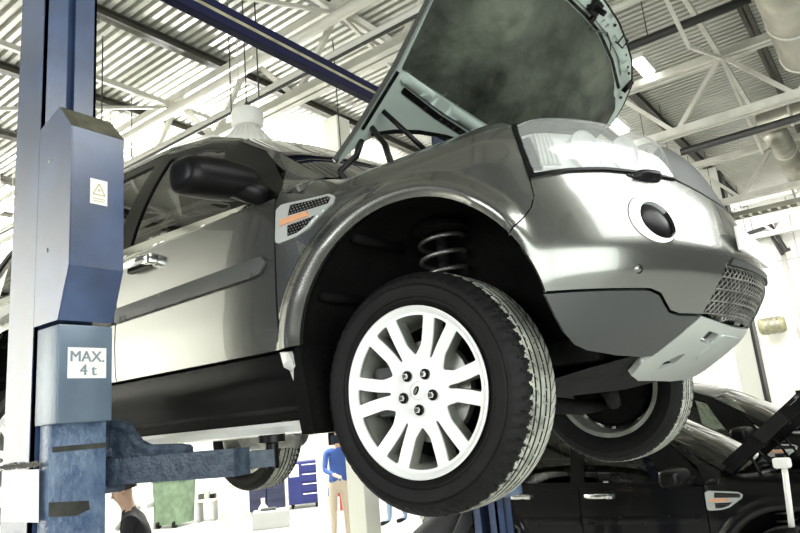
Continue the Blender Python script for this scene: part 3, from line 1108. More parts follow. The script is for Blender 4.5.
def panel_side(name, poly, m, parent, sg, off, thick, dome=0., dots=False, ribs=0, gap=.0):
    """one-sided sub-panel on the body skin (parent already lifted)"""
    o = panel(name, poly, shell if sg > 0 else shell, m, parent, .012, off=off, thick=thick, gap=gap, mirror=True, z=0, dome=dome)
    keep, drop = (o[0], o[1]) if sg > 0 else (o[1], o[0])
    bpy.data.objects.remove(drop)
    if dots or ribs:
        mb = MB()
        P2 = np.array(poly)
        if dots:
            for j, zz in enumerate(np.arange(P2[:, 1].min() + .007, P2[:, 1].max(), .0105)):
                for uu in np.arange(P2[:, 0].min() + .008 + (.007 if j % 2 else 0), P2[:, 0].max(), .014):
                    if in_poly([(uu, zz)], poly)[0]:
                        c = shell(uu, zz) + surf_n(np.array([uu]), np.array([zz]))[0] * (off + .0005)
                        mb.box(c - np.array([.003, .0015, .0022]), c + np.array([.003, .0015, .0022]))
        if ribs:
            for uu in np.linspace(P2[:, 0].min(), P2[:, 0].max(), ribs + 2)[1:-1]:
                zz = np.linspace(P2[:, 1].min() + .01, P2[:, 1].max() - .02, 6)
                pts = shell(np.full(6, uu), zz) + surf_n(np.full(6, uu), zz) * (off + .004)
                mb.tube([tuple(a) for a in pts], .006, 6)
        if mb.v:
            n0 = len(keep.data.vertices)
            if sg < 0:
                mb.v = [(a, -b, c) for a, b, c in mb.v]
            bm = bmesh.new()
            bm.from_mesh(keep.data)
            vv = [bm.verts.new(v) for v in mb.v]
            mi = len(keep.data.materials)
            keep.data.materials.append(SILVERTRIM if ribs else STEEL)
            for f in mb.f:
                ff = bm.faces.new([vv[i] for i in f])
                ff.material_index = mi
            bm.to_mesh(keep.data)
            bm.free()
    return keep


def build_bonnet(root, paint, Z, opts):
    A = radians(37.9)
    P0 = Vector(opts.get('hinge', (-.327, 0, .93)))
    tx = Vector((cos(A), 0, sin(A)))
    nz = Vector((-sin(A), 0, cos(A)))       # outward (top) normal

    def bon(t, y):
        """inner face of the bonnet; t from the hinge forward"""
        t, y = np.broadcast_arrays(np.asarray(t, float), np.asarray(y, float))
        # the skin curves down (towards the inside) near its leading edge and sides
        drop = -.05 * np.clip((t - .55) / .5, 0, 1) ** 2 - .02 * (y / .8) ** 4
        lift = .010 + drop * .4
        x = P0.x + tx.x * t + nz.x * lift
        z = P0.z + tx.z * t + nz.z * lift
        return np.stack([x, y, z], -1)
    right = [(-.085, -.742), (.10, -.738), (.35, -.752), (.62, -.80), (.672, -.832), (.78, -.80), (.881, -.728), (.96, -.567), (1.0, -.40), (1.028, -.241), (1.042, 0)]
    rear = [(.235, 0), (.205, -.27), (.172, -.43), (.132, -.557), (.085, -.66), (.0, -.715)]
    out = right + [(t, -y) for t, y in right[-2::-1]] + [(t, -y) for t, y in rear[:0:-1]] + rear
    out = rounded(out, .03, 3)
    # outer skin
    b = panel('bonnet', out, bon, paint, root, .035, off=.022, thick=.022, gap=0, mirror=False, z=Z)[0]
    tag(b, 'raised bonnet lid')

    def inner(nm, poly, m, off, thick, holes=(), dome=0., step=.03):
        # lies on the underside: reversed mapping gives a downward normal
        return panel(nm, [(y, t) for t, y in poly], lambda y, t: bon(t, y), m, b, step, off=off, thick=thick, gap=0, holes=[[(y, t) for t, y in h] for h in holes], mirror=False, z=0, dome=dome)[0]
    inner('inner_panel', [(t * .985 + .006, y * .985) for t, y in out], INNER, .002, .012)
    # side flange and leading rib
    lip = MB()
    e = [tuple(bon(t, y) - np.array(nz) * .004) for t, y in [(t * .982 + .008, y * .975) for t, y in densify(right, .04)[:-20]]]
    inner('leading_rib', rounded([(.90, -.60), (.955, -.46), (.985, -.2), (.99, 0), (.985, .2), (.955, .46), (.90, .60), (.875, .56), (.925, .42), (.955, .2), (.96, 0), (.955, -.2), (.925, -.42), (.875, -.56)], .01), INNER, .012, .012, dome=.012)
    inner('cross_rib', rounded([(.325, -.70), (.30, -.4), (.285, 0), (.30, .4), (.325, .70), (.365, .70), (.345, .4), (.33, 0), (.345, -.4), (.365, -.70)], .01), INNER, .014, .014, dome=.018)
    inner('cross_slot', rounded([(.288, -.66), (.262, -.4), (.247, -.1), (.247, .1), (.262, .4), (.288, .66), (.312, .66), (.286, .4), (.271, .1), (.271, -.1), (.286, -.4), (.312, -.66)], .008), BLACK, .006, .006)
    inner('rear_seal', rounded([(.240, 0), (.210, -.27), (.177, -.43), (.137, -.557), (.09, -.66), (.104, -.668), (.152, -.565), (.192, -.44), (.225, -.275), (.255, 0), (.225, .275), (.192, .44), (.152, .565), (.104, .668), (.09, .66), (.137, .557), (.177, .43), (.210, .27)], .003), BLACK, .006, .01, dome=.006)
    inner('side_seal', [(.10, -.728), (.35, -.742), (.35, -.728), (.10, -.714)], BLACK, .006, .006)
    liner = rounded([(.365, -.728), (.352, -.3), (.347, 0), (.352, .3), (.365, .728), (.50, .758), (.63, .79), (.74, .745), (.815, .62), (.885, .40), (.925, .16), (.93, 0), (.925, -.16), (.885, -.40), (.815, -.62), (.74, -.745), (.63, -.79), (.50, -.758)], .012)
    lo = panel('liner', [(y, t) for t, y in liner], lambda y, t: bon(t, y), LINER, b, .02, off=.006, thick=.006, gap=0, mirror=False, z=0, dome=.022)[0]
    tag(lo, 'dark quilted sound-proofing liner')
    # dents and buttons pressed into the liner
    me = lo.data
    D = [(.52, -.25), (.62, .10), (.50, .22), (.72, -.38), (.74, .05), (.67, .42), (.80, .25), (.58, -.52), (.85, -.05), (.62, .62), (.45, -.55), (.45, .5)]
    C = [np.array(bon(t, y)) for t, y in D]
    for v in me.vertices:
        p = np.array(v.co)
        for k, c in enumerate(C):
            d = np.linalg.norm(p - c)
            v.co += nz * (.016 * math.exp(-(d / .022) ** 2) - .010 * math.exp(-((d - .06) / .04) ** 2) * (k % 3 == 0))
        yy, tt = p[1], (p - np.array(P0)) @ np.array(tx)
        ed = .5 + .5 * math.tanh((min(.74 - abs(yy), tt - .37, .92 - tt) - .05) / .04)
        v.co += nz * ed * (.006 * sin(yy * 8 + 3 * tt) * sin(tt * 9 + 1.3) + .0025 * sin(yy * 17 + 3 * sin(7 * tt)))
    inner('liner_seal', rounded([(.935, 0), (.93, -.165), (.89, -.405), (.82, -.63), (.832, -.635), (.90, -.41), (.942, -.17), (.948, 0), (.942, .17), (.90, .41), (.832, .635), (.82, .63), (.89, .405), (.93, .165)], .004), BLACK, .008, .008, dome=.006)
    # latch, brackets, bump stops, holes on the frame
    R = Matrix((tuple(tx), (0, 1, 0), tuple(nz))).transposed().to_4x4()

    def at(t, y, h=0.):
        p = bon(t, y)
        return Matrix.Translation(Vector(p) - nz * (.012 + h)) @ R
    la = MB()
    la.box((-.03, -.035, -.02), (.03, .035, .005), bev=.006, M=at(.985, 0))
    la.box((-.012, -.008, -.06), (.012, .008, 0), bev=.004, M=at(.985, .01))
    la.box((-.022, -.05, -.012), (-.008, .05, .0), bev=.004, M=at(.985, 0))
    la.box((-.05, .02, -.015), (-.02, .05, .0), bev=.004, M=at(.985, 0))
    la.build('latch', BLACK, b)
    for yy, tt in ((.33, .975), (-.33, .975)):
        br = MB()
        br.tube([(at(tt, yy) @ Vector(v))[:] for v in ((-.02, -.03, 0), (-.02, -.03, -.02), (-.02, .03, -.02), (.02, .03, -.02), (.02, -.03, -.02), (-.02, -.03, -.02))], .004, 6)
        br.build('striker', BLACK, b)
    for yy, tt in ((.655, .86), (-.655, .86)):
        s = MB()
        s.tube([(at(tt, yy) @ Vector(v))[:] for v in ((-.035, 0, -.01), (.03, 0, -.014))], .013, 10)
        s.build('bump_stop', BLACK, b, smooth=True)
    for yy, tt in ((.46, .95), (.55, .92), (.60, .905), (.22, 1.0), (.40, .985), (-.46, .95), (-.22, 1.0), (.70, .80), (.70, .86)):
        s = MB()
        s.lathe([(0, -.003), (.007, -.003), (.007, .004)], 14, 'z')
        M = at(tt, yy)
        s.v = [(M @ Vector(v))[:] for v in s.v]
        s.build('fixing_hole', BLACK, b)
    pr = MB()
    pr.tube([(at(.955 - .02 * abs(k - 2), .08 + .06 * k) @ Vector((0, 0, -.006 - .012 * (k in (1, 3)))))[:] for k in range(5)], .0035, 6)
    pr.build('release_cable', CLAD, b, smooth=True)
    # hinges and gas struts
    for sg in (1, -1):
        h = MB()
        h.tube([tuple(bon(.06, -.69 * sg)), (P0.x + .02, -.70 * sg, P0.z - .02), (P0.x - .06, -.71 * sg, P0.z - .06), (P0.x - .02, -.71 * sg, P0.z - .13)], .013, 8)
        h.tube([tuple(bon(.12, -.68 * sg)), (P0.x + .16, -.70 * sg, P0.z - .02), (P0.x + .20, -.72 * sg, P0.z - .13)], .012, 8)
        h.build('bonnet_hinge', BLACK, root, smooth=True, z=Z)
        s = MB()
        s.tube([tuple(bon(.20, -.70 * sg) - np.array(nz) * .02), (P0.x + .285, -.63 * sg, P0.z - .06)], .010, 10)
        s.tube([(P0.x + .285, -.63 * sg, P0.z - .06), (P0.x + .42, -.60 * sg, P0.z - .20)], .006, 8)
        s.build('gas_strut', BLACK, root, smooth=True, z=Z)

# ================================================================== the raised car
car = empty('suv', (0, 0, H - .37), 'silver-grey SUV raised high on the blue two-post lift, bonnet open', 'car')
build_suv(car, PAINT)


def swap(o, a, b):
    for ch in o.children_recursive:
        if ch.type == 'MESH':
            for i, s in enumerate(ch.material_slots):
                if s.material == a:
                    s.link = 'OBJECT'
                    s.material = b


# black cars standing on the floor behind it
def black_car(loc, rz, sc, label):
    c = copy_tree(car)
    c.name = 'suv'
    c.location = loc
    c.rotation_euler = (0, 0, rz)
    c.scale = (sc,) * 3
    c['label'] = label
    swap(c, PAINT, BLACKPAINT)
    for ch in c.children:
        if ch.name.startswith(('side_molding', 'belt_molding')):
            sl = ch.material_slots[0]
            sl.link = 'OBJECT'
            sl.material = BLACKPAINT if ch.name.startswith('side') else GLOSSBLACK
    for ch in c.children:
        if ch.name.startswith('wheel'):
            ch.location.z = .44
    return c


def bonnet_flange(c):
    A = radians(37.9)
    for ch in c.children:
        if ch.name.startswith('bonnet') and ch.name.split('.')[0] == 'bonnet':
            for sg in (1, -1):
                m_ = MB()
                pts = [(t, -.745 - .05 * min(1, max(0, t - .3) / .3)) for t in np.linspace(-.06, .9, 12)]
                for (t0, y0), (t1, y1) in zip(pts[:-1], pts[1:]):
                    pass
                vs, fs = [], []
                for t, y in pts:
                    for dy, dn in ((-.012, .03), (-.012, -.075), (.05, -.085), (.05, .02)):
                        vs.append((-.327 + cos(A) * t - sin(A) * dn, (y + dy) * sg, .93 + sin(A) * t + cos(A) * dn))
                for k in range(len(pts) - 1):
                    for q in range(4):
                        fs.append((k * 4 + q, k * 4 + (q + 1) % 4, (k + 1) * 4 + (q + 1) % 4, (k + 1) * 4 + q))
                fs += [(0, 1, 2, 3), tuple(range(len(vs) - 4, len(vs)))]
                m_.add(vs, fs)
                m_.build('side_flange', BLACKPAINT, ch, angle=40)


bc1 = black_car((.21, 4.25, -.07), 0, 1.0, 'black SUV parked on the floor just behind the raised car, side towards us')
bc2 = black_car((.30, 7.15, -.07), 0, 1.12, 'farther black SUV, only its windscreen and roof showing past the nearer black one')

bonnet_flange(bc1)
bonnet_flange(bc2)

# ================================================================== the two-post lift
lift = empty('car_lift', (-1.1, .05, 0), 'blue two-post car lift holding up the silver-grey SUV', 'car lift')
LX, LY = -1.1, .05


def lpart(mb, name, m, angle=None, parent=None):
    if parent is None:
        mb.v = [(a - LX, b - LY, c) for a, b, c in mb.v]
        return mb.build(name, m, lift, angle=angle)
    mb.v = [(a - LX, b - LY, c) for a, b, c in mb.v]
    return mb.build(name, m, parent, angle=angle)


def zz(h):
    return h + H


TOP = 3.84
for sg, y0, y1 in ((1, -1.50, -1.30), (-1, 1.40, 1.60)):
    yo, yi = (y0, y1) if sg > 0 else (y1, y0)
    c = MB()
    # C-profile: web on the outside, flanges, lips leaving a slot towards the car
    c.box((-1.292, yo, .02), (-1.10, yo + .012 * sg, TOP))
    c.box((-1.292, yo, .02), (-1.280, yi, TOP))
    c.box((-1.112, yo, .02), (-1.10, yo + .085 * sg, TOP))
    c.box((-1.115, yo + .115 * sg, .02), (-1.10, yi, TOP))
    c.box((-1.150, yo + .08 * sg, .02), (-1.138, yo + .125 * sg, TOP))
    c.box((-1.292, yi - .01 * sg, .02), (-1.23, yi, TOP))
    c.box((-1.16, yi - .01 * sg, .02), (-1.10, yi, TOP))
    col = lpart(c, 'column', LIFT)
    f = MB()
    f.box((-1.40, yo - .10 * sg, 0), (-.85, yi + .1 * sg, .02), bev=.004)
    lpart(f, 'base_plate', LIFT)
    w = MB()
    # web strip on the outer face reads paler
    w.box((-1.290, yo - .003 * sg, .03), (-1.104, yo + .0 * sg, TOP - .01))
    lpart(w, 'outer_web', LIFT)
    # carriage
    k = MB()
    k.box((-1.07, yo + .012 * sg, zz(-.62)), (-1.0, yi - .0 * sg, zz(.02)), bev=.006)
    k.box((-1.10, yo + .03 * sg, zz(-.62)), (-1.06, yi - .03 * sg, zz(.3)))
    car_ = lpart(k, 'carriage', CARR, angle=30)
    g = MB()
    g.box((-1.0002, yo + .02 * sg, zz(-.083)), (-.998, yi - .004 * sg, zz(-.066)))
    lpart(g, 'grease_mark', GREASE, parent=car_)
    g = MB()
    g.prism([(yo + .014 * sg, -.232), (yi - .06 * sg, -.245), (yi - .055 * sg, -.272), (yi - .10 * sg, -.285), (yo + .014 * sg, -.275)], lambda a, b, d: (d, a, zz(b)), -1.0002, -.998)
    lpart(g, 'grease_mark', GREASE, parent=car_)
# beam across the top
b = MB()
b.box((-1.155, -1.5, zz(1.862)), (-1.10, 1.6, zz(1.912)), bev=.004)
b.box((-1.155, -1.5, zz(1.935)), (-1.10, 1.6, zz(1.975)), bev=.004)
b.box((-1.155, -1.5, zz(1.90)), (-1.125, 1.6, zz(1.945)))
cb = lpart(b, 'crossbeam', BEAM)
b = MB()
b.box((-1.124, -1.48, zz(1.908)), (-1.106, 1.58, zz(1.938)), bev=.003)  # ochre colour stands in for the beam's lit flange edge
lpart(b, 'ochre_strip', OCHRE, parent=cb)
# motor and chain cover on the near column
cv = MB()
Y0, Y1 = -1.503, -1.315
prof = [(-1.10, 1.045), (-.965, 1.085), (-.875, .985), (-.875, .500), (-.94, .330), (-1.10, .330)]
cv.prism(prof, lambda a, b, d: (a, d, zz(b)), Y0 + .003, Y1)
o = lpart(cv, 'upper_cover', LIFT)
cv = MB()
cv.prism(prof, lambda a, b, d: (a, d, zz(b)), Y0 - .001, Y0 + .002)
lpart(cv, 'cover_side', LIFT, parent=o)
cv = MB()
cv.prism([(-.964, 1.0875), (-.873, .9865), (-.8745, .985), (-.965, 1.085)], lambda a, b, d: (a, d, zz(b)), Y0 + .001, Y1 + .001)
lpart(cv, 'cover_top', DUSTY, parent=o)
cv = MB()
for pz in (.90, .58):
    cv.lathe([(0, -.004), (.006, -.003), (.008, 0)], 12, 'y', (-1.02, Y0 - .001, zz(pz)))
lpart(cv, 'screw', STEEL, parent=o)
cv = MB()
cv.box((-1.085, Y0 + .004, zz(.003)), (-.94, Y1 - .0, zz(.318)), bev=.006)
lo = lpart(cv, 'lower_cover', LIFTGREY, angle=30)


def text_mesh(s, size, m, name, M, parent, extr=.0004):
    cu = bpy.data.curves.new(name, 'FONT')
    cu.body = s
    cu.size = size
    cu.align_x = 'CENTER'
    cu.align_y = 'CENTER'
    cu.extrude = extr
    t = bpy.data.objects.new(name, cu)
    COL.objects.link(t)
    dg = bpy.context.evaluated_depsgraph_get()
    me = bpy.data.meshes.new_from_object(t.evaluated_get(dg))
    bpy.data.objects.remove(t)
    me.transform(M)
    # heavier stroke: the letter sheet laid twice with a hair's offset
    bm = bmesh.new()
    for k in (-1, 0, 1):
        t0 = len(bm.verts)
        bm.from_mesh(me)
        bm.verts.ensure_lookup_table()
        for v in bm.verts[t0:]:
            v.co.y += k * size * .022
            v.co.x += k * .00005
    bm.to_mesh(me)
    bm.free()
    me.materials.clear()
    me.materials.append(m)
    o = bpy.data.objects.new(name, me)
    COL.objects.link(o)
    if parent:
        o.parent = parent
    return o


# +x facing text: local x -> +y, local y -> +z
def face_x(x, y, z):
    return Matrix(((0, 0, 1, x), (1, 0, 0, y), (0, 1, 0, z), (0, 0, 0, 1)))


lb = MB()
lb.box((-.940, -1.468, zz(.143)), (-.9385, -1.338, zz(.243)))
lab = lpart(lb, 'load_label', PAPER)
tag(lab, 'white label reading MAX. 4 t')
text_mesh('MAX.', .050, INK, 'lettering', face_x(-.9378 - LX, -1.403 - LY, zz(.212)), lab)
text_mesh('4 t', .050, INK, 'lettering', face_x(-.9378 - LX, -1.400 - LY, zz(.168)), lab)
lb = MB()
lb.box((-.875, -1.437, zz(.722)), (-.8735, -1.376, zz(.812)))
ws = lpart(lb, 'warning_sticker', PAPER)
tag(ws, 'small white warning sticker with a triangle')
tr = MB()
cy, cz = -1.406, zz(.772)
T3 = [(cy - .021, cz - .015), (cy + .021, cz - .015), (cy, cz + .025)]
for i in range(3):
    a, b_ = T3[i], T3[(i + 1) % 3]
    tr.bar((-.8733, *a), (-.8733, *b_), .0035, .0006, up=(1, 0, 0))
tr.bar((-.8733, cy, cz + .008), (-.8733, cy, cz - .004), .003, .0006, up=(1, 0, 0))
tr.bar((-.8733, cy - .006, cz + .001), (-.8733, cy + .006, cz + .001), .002, .0006, up=(1, 0, 0))
tr.bar((-.8733, cy - .022, cz - .03), (-.8733, cy + .022, cz - .03), .0025, .0006, up=(1, 0, 0))
tr.bar((-.8733, cy - .022, cz - .038), (-.8733, cy + .018, cz - .038), .0025, .0006, up=(1, 0, 0))
lpart(tr, 'warning_triangle', YELLOWINK, parent=ws)
pn = MB()
pn.prism([(-1.285, -.128), (-1.03, -.130), (-1.022, -.288), (-1.280, -.290)], lambda a, b, d: (a, d, zz(b)), -1.5075, -1.5045)
tag(lpart(pn, 'paper_notice', PAPER), 'white sheet taped to the column')
tp = MB()
for i in range(26):
    xx = -1.29 + .27 * i / 25
    tp.box((xx - .008, -1.5092, zz(-.126 + .008 * random.random())), (xx + .008, -1.5076, zz(-.112 + .010 * random.random())))
lpart(tp, 'tape_residue', GREASE)
# arms: one from each side of each carriage


def arm(p0, p1, p2, pad, sgy):
    a = MB()
    z0, z1 = zz(-.165), zz(-.165)
    a.bar((p0[0], p0[1], zz(p0[2])), (p1[0], p1[1], zz(p1[2])), .09, .085)
    # gusset over the root of the arm, with a rolled edge
    d = (Vector((p1[0], p1[1], zz(p1[2]))) - Vector((p0[0], p0[1], zz(p0[2])))).normalized()
    o_ = Vector((p0[0], p0[1], zz(p0[2])))
    n_ = Vector((-d.y, d.x, 0))
    prof = [(-.02, .03), (-.02, .15), (.05, .15), (.10, .135), (.15, .075), (.20, .052), (.32, .046), (.36, .04)]
    a.prism(prof, lambda s, h, q: tuple(o_ + d * s + n_ * q + Vector((0, 0, h))), -.015, .015)
    a.tube([tuple(o_ + d * s + Vector((0, 0, h + .006))) for s, h in prof[1:]], .022, 8)
    a.tube([(p0[0], p0[1], zz(p0[2]) - .055), (p0[0], p0[1], zz(p0[2]) + .12)], .035, 14)
    ao = lpart(a, 'lift_arm', WORN, angle=40)
    e = MB()
    e.bar((p1[0] - d.x * .1, p1[1] - d.y * .1, zz(p1[2])), (p2[0], p2[1], zz(p2[2])), .062, .055)
    lpart(e, 'arm_extension', WORN, parent=ao)
    s = MB()
    s.box(tuple(Vector((p1[0], p1[1], zz(p1[2]) + .044)) - d * .36 - Vector((.012, .012, 0))), tuple(Vector((p1[0], p1[1], zz(p1[2]) + .062)) - d * .36 + Vector((.012, .012, 0))), bev=.003)
    lpart(s, 'stop_block', BLACK, parent=ao, angle=40)
    s = MB()
    s.lathe([(0, -.035), (.022, -.035), (.022, .045), (.045, .05), (.045, .075), (0, .075)], 20, 'z', (p2[0], p2[1], zz(p2[2])))
    lpart(s, 'lift_pad', BLACK, parent=ao, angle=40)


arm((-1.10, -1.25, -.165), (-.56, -1.09, -.165), (-.56, -.96, -.165), None, 1)
arm((-1.10, -1.25, -.165), (-1.62, -1.05, -.165), (-1.98, -.84, -.165), None, 1)
arm((-1.10, 1.36, -.165), (-.58, 1.12, -.165), (-.40, .88, -.165), None, -1)
arm((-1.10, 1.36, -.165), (-1.62, 1.08, -.165), (-1.98, .84, -.165), None, -1)
for sg, yy in ((1, -1.30), (-1, 1.40)):
    for za, zb in ((-.235, -.205), (-.115, -.085)):
        r = MB()
        r.box((-1.14, yy - .02 * sg, zz(za)), (-1.05, yy + .10 * sg, zz(zb)), bev=.008)
        lpart(r, 'arm_bracket', WORN, angle=40)

# ================================================================== the hall
X0, X1, Y_0, Y_1 = -13.5, 9.0, -11.3, 15.0
CZ = 4.28 + H     # underside of roof deck


def struct(o):
    o['kind'] = 'structure'
    return o


f = MB()
f.box((X0 - .2, Y_0, -.2), (X1, Y_1 + .2, 0))
struct(f.build('floor', FLOORM))
w = MB()
w.box((X0 - .2, -4.6, 0), (X0, Y_1 + .2, CZ + .2))
w.box((X0 - .2, Y_0, 0), (X0, -4.6, 9.5))  # unseen tall end, shaped for the bright reflection in the door
struct(w.build('wall_left', WALL))
w = MB()
w.box((X0, Y_1, 0), (X1, Y_1 + .2, CZ + .2))
struct(w.build('wall_back', WALL))
sm = MB()
for x in np.arange(-13, 9, 1.15):
    sm.box((x - .012, Y_1 - .006, .1), (x + .012, Y_1 + .01, CZ))
for z in (1.05, 2.3, 3.45, 4.6):
    sm.box((X0, Y_1 - .006, z - .012), (X1, Y_1 + .01, z + .012))
struct(sm.build('trim_1', SEAMW))
# roof deck: trapezoid corrugation running along x
YC = -4.6          # roof cut short here so the fender reflects dark
dk = MB()
P = .105
n = int((Y_1 + .2 - YC) / P)
vs = []
for i in range(n + 1):
    y = YC + i * P
    for dy, dz in ((0, 0), (.052, 0), (.061, .05), (.096, .05)):
        vs.append((y + dy, CZ + dz))
m_ = len(vs)
V = [(X0 - .2, a, b) for a, b in vs] + [(X1, a, b) for a, b in vs]
dk.add(V, [(i, i + 1, m_ + i + 1, m_ + i) for i in range(m_ - 1)])
struct(dk.build('ceiling', DECK))
ts = MB()
ts.box((X0 - .2, YC, CZ + .053), (X1, Y_1 + .2, CZ + .2))
struct(ts.build('ceiling_top', DECK))
# purlins (I-beams along y under the deck)
for i, x in enumerate((-13.1, -11.4, -9.7, -8.0, -6.3, -4.6, -2.9, -1.2, .5, 2.2, 3.9, 5.6)):
    p = MB()
    z0 = CZ - .10
    p.box((x - .055, YC, z0), (x + .055, Y_1, z0 + .012))
    p.box((x - .006, YC, z0), (x + .006, Y_1, z0 + .10))
    p.box((x - .055, YC, z0 + .088), (x + .055, Y_1, z0 + .10))
    struct(p.build('ceiling_beam', PURLIN))
# trusses along x
for i, y in enumerate((-2.0, 2.0, 6.0, 10.0, 13.6)):
    t = MB()
    zt, zb = zz(3.93), zz(3.14)
    if i == 1:
        zt, zb = zz(3.98), zz(3.25)
    for dy in (-.05, .05):
        t.bar((X0, y + dy, zt), (X1, y + dy, zt), .07, .09)
        t.bar((X0, y + dy, zb), (X1, y + dy, zb), .07, .09)
    L = 1.35
    x = .12 - 12 * L
    k = 0
    while x < X1 - L:
        if x > X0:
            t.bar((x, y, zt), (x - L / 2, y, zb), .05, .05)
            t.bar((x, y, zt), (x + L / 2, y, zb), .05, .05)
        x += L
    struct(t.build('ceiling_truss', TRUSS))
# bracing between trusses, along y
for x in (.12, -2.58, -5.28, 2.82):
    for ya, yb in ((-2, 2), (2, 6), (6, 10), (10, 13.6)):
        t = MB()
        t.bar((x, ya, zz(3.9)), (x, yb, zz(3.9)), .05, .06)
        t.bar((x, ya, zz(3.9)), (x, (ya + yb) / 2, zz(3.2)), .035, .035)
        t.bar((x, yb, zz(3.9)), (x, (ya + yb) / 2, zz(3.2)), .035, .035)
        struct(t.build('ceiling_brace', TRUSS))


def run(name, pts, r, m, label, cat, group=None, n=12):
    mb = MB()
    mb.tube(pts, r, n)
    o = mb.build(name, m, smooth=True)
    p0, p1 = Vector(pts[0]), Vector(pts[-1])
    if len(pts) == 2 and abs(p0.z - p1.z) < .01:
        L = (p1 - p0).length
        for k in range(max(2, int(L / 2.6))):
            q = p0 + (p1 - p0) * (k + .5) / max(2, int(L / 2.6))
            h_ = MB()
            h_.tube([(q.x, q.y, q.z), (q.x, q.y, CZ + .01)], .006, 6)
            h_.build('hanger', m, o)
    return tag(o, label, cat, group)


# pipes and conduits under the roof
run('pipe', [(X0, 1.80, zz(3.72)), (X1, 1.80, zz(3.72))], .055, PALEPIPE, 'thick pale pipe under the roof beside the near truss, left of the beam', 'pipe')
run('pipe', [(X0, 1.62, zz(3.20)), (.5, 1.62, zz(3.20))], .035, PALEPIPE, 'thin pale pipe low under the roof, just above the car roof', 'pipe')
run('conduit', [(X0, 1.48, zz(3.05)), (X1, 1.48, zz(3.05))], .016, DARKPIPE, 'thin dark cable run beside the low pale pipe', 'cable')
run('pipe', [(-.75, 7.0, zz(3.22)), (X1, 7.0, zz(3.22))], .05, DARKPIPE, 'dark pipe below the white truss at the right', 'pipe')
run('pipe', [(-3.2, 4.2, zz(3.55)), (.70, 4.2, zz(3.55))], .045, DARKPIPE, 'dark pipe crossing behind the raised bonnet corner', 'pipe')
run('pipe', [(-3.2, 3.5, zz(3.62)), (.70, 3.5, zz(3.62))], .04, PALEPIPE, 'pale pipe under the roof right above the bonnet corner', 'pipe')
run('pipe', [(-1.35, 3.4, zz(2.95)), (-1.35, 14.6, zz(2.95))], .05, DARKPIPE, 'left one of the two dark pipes running away above the headlamp', 'pipe')
run('pipe', [(-1.05, 3.4, zz(2.95)), (-1.05, 14.6, zz(2.95))], .05, DARKPIPE, 'right one of the two dark pipes running away above the headlamp', 'pipe')


def duct(name, pts, r, label, bands):
    mb = MB()
    mb.tube(pts, r, 28)
    o = mb.build(name, GALV, smooth=True, angle=None)
    tag(o, label, 'duct')
    for q, d in bands:
        h_ = MB()
        h_.tube([(q[0], q[1], q[2] + r * .9), (q[0], q[1], CZ + .01)], .008, 6)
        h_.build('hanger', GALV, o)
        b_ = MB()
        b_.tube([tuple(Vector(q) - Vector(d) * .02), tuple(Vector(q) + Vector(d) * .02)], r * 1.04, 28)
        b_.build('band', PALEPIPE, o, smooth=True)
    return o


sp = []
duct('duct', [(.98, 2.12, zz(3.42)), (.98, 5.55, zz(3.42))], .24, 'large round metal duct running away under the roof at top right', [((.98, 4.6, zz(3.42)), (0, 1, 0)), ((.98, 5.5, zz(3.42)), (0, 1, 0)), ((.98, 3.4, zz(3.42)), (0, 1, 0))])
duct('duct', [(.12, 8.25, zz(3.72)), (2.6, 8.25, zz(3.72))], .15, 'short round duct crossing below the big duct', [((.55, 8.25, zz(3.72)), (1, 0, 0)), ((.78, 8.25, zz(3.72)), (1, 0, 0))])
duct('duct', [(.29, 8.42, zz(3.6)), (.29, 14.9, zz(3.6))], .17, 'narrower round duct running on to the back wall', [((.29, 9.4, zz(3.6)), (0, 1, 0))])
# cable tray
ct = MB()
for dy in (0, .3):
    ct.bar((-2.5, 11.2 + dy, zz(3.16)), (X1, 11.2 + dy, zz(3.16)), .02, .09)
for x in np.arange(-2.4, X1, .16):
    ct.bar((x, 11.2, zz(3.13)), (x, 11.5, zz(3.13)), .05, .012)
tag(ct.build('cable_tray', GALV), 'perforated metal cable tray crossing near the back wall', 'cable tray')
# dark pipework with drops on the back wall
dp = MB()
dp.tube([(-1.25, 15.0, zz(3.44)), (-1.25, 14.6, zz(3.44)), (-.72, 14.6, zz(3.52)), (-.52, 14.6, zz(2.86))], .05, 10)
dp.tube([(-1.15, 14.7, zz(3.34)), (-.78, 14.7, zz(3.38)), (-.62, 14.7, zz(2.82))], .045, 10)
dp.tube([(-.64, 14.6, zz(2.86)), (-.44, 14.6, zz(2.90))], .04, 8)
tag(dp.build('pipework', DARKPIPE, angle=40), 'cluster of dark pipes hanging by the back wall at right', 'pipe')
run('pipe', [(-2.5, 14.3, zz(3.3)), (X1, 14.3, zz(3.3))], .05, DARKPIPE, 'dark pipe along the top of the back wall', 'pipe')
run('pipe', [(-.62, 14.8, 0.), (-.62, 14.8, zz(3.6))], .05, SEAMW, 'thin grey upright pipe on the white back wall', 'pipe')
# white column with dark edge at the right
def column(name, x, y, w, label, dark=False):
    c = MB()
    c.box((x - w / 2, y - w / 2, 0), (x + w / 2, y + w / 2, CZ - .2), bev=.01)
    o = struct(c.build(name, COLW))
    o['label'] = label
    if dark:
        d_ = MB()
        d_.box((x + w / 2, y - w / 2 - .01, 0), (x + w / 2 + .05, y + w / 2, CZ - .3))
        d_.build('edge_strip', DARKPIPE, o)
    return o


column('column', -1.145, 11.0, .34, 'white column behind the black cars', True)
column('column', -4.48, 4.0, .27, 'cream column behind the front wheel')
column('column', -8.75, 7.75, .22, 'white column left of the wheel')
column('column', -11.2, 4.75, .35, 'white column by the man in black')
column('column', -9.9, 4.35, .16, 'grey post beside the green cabinet')
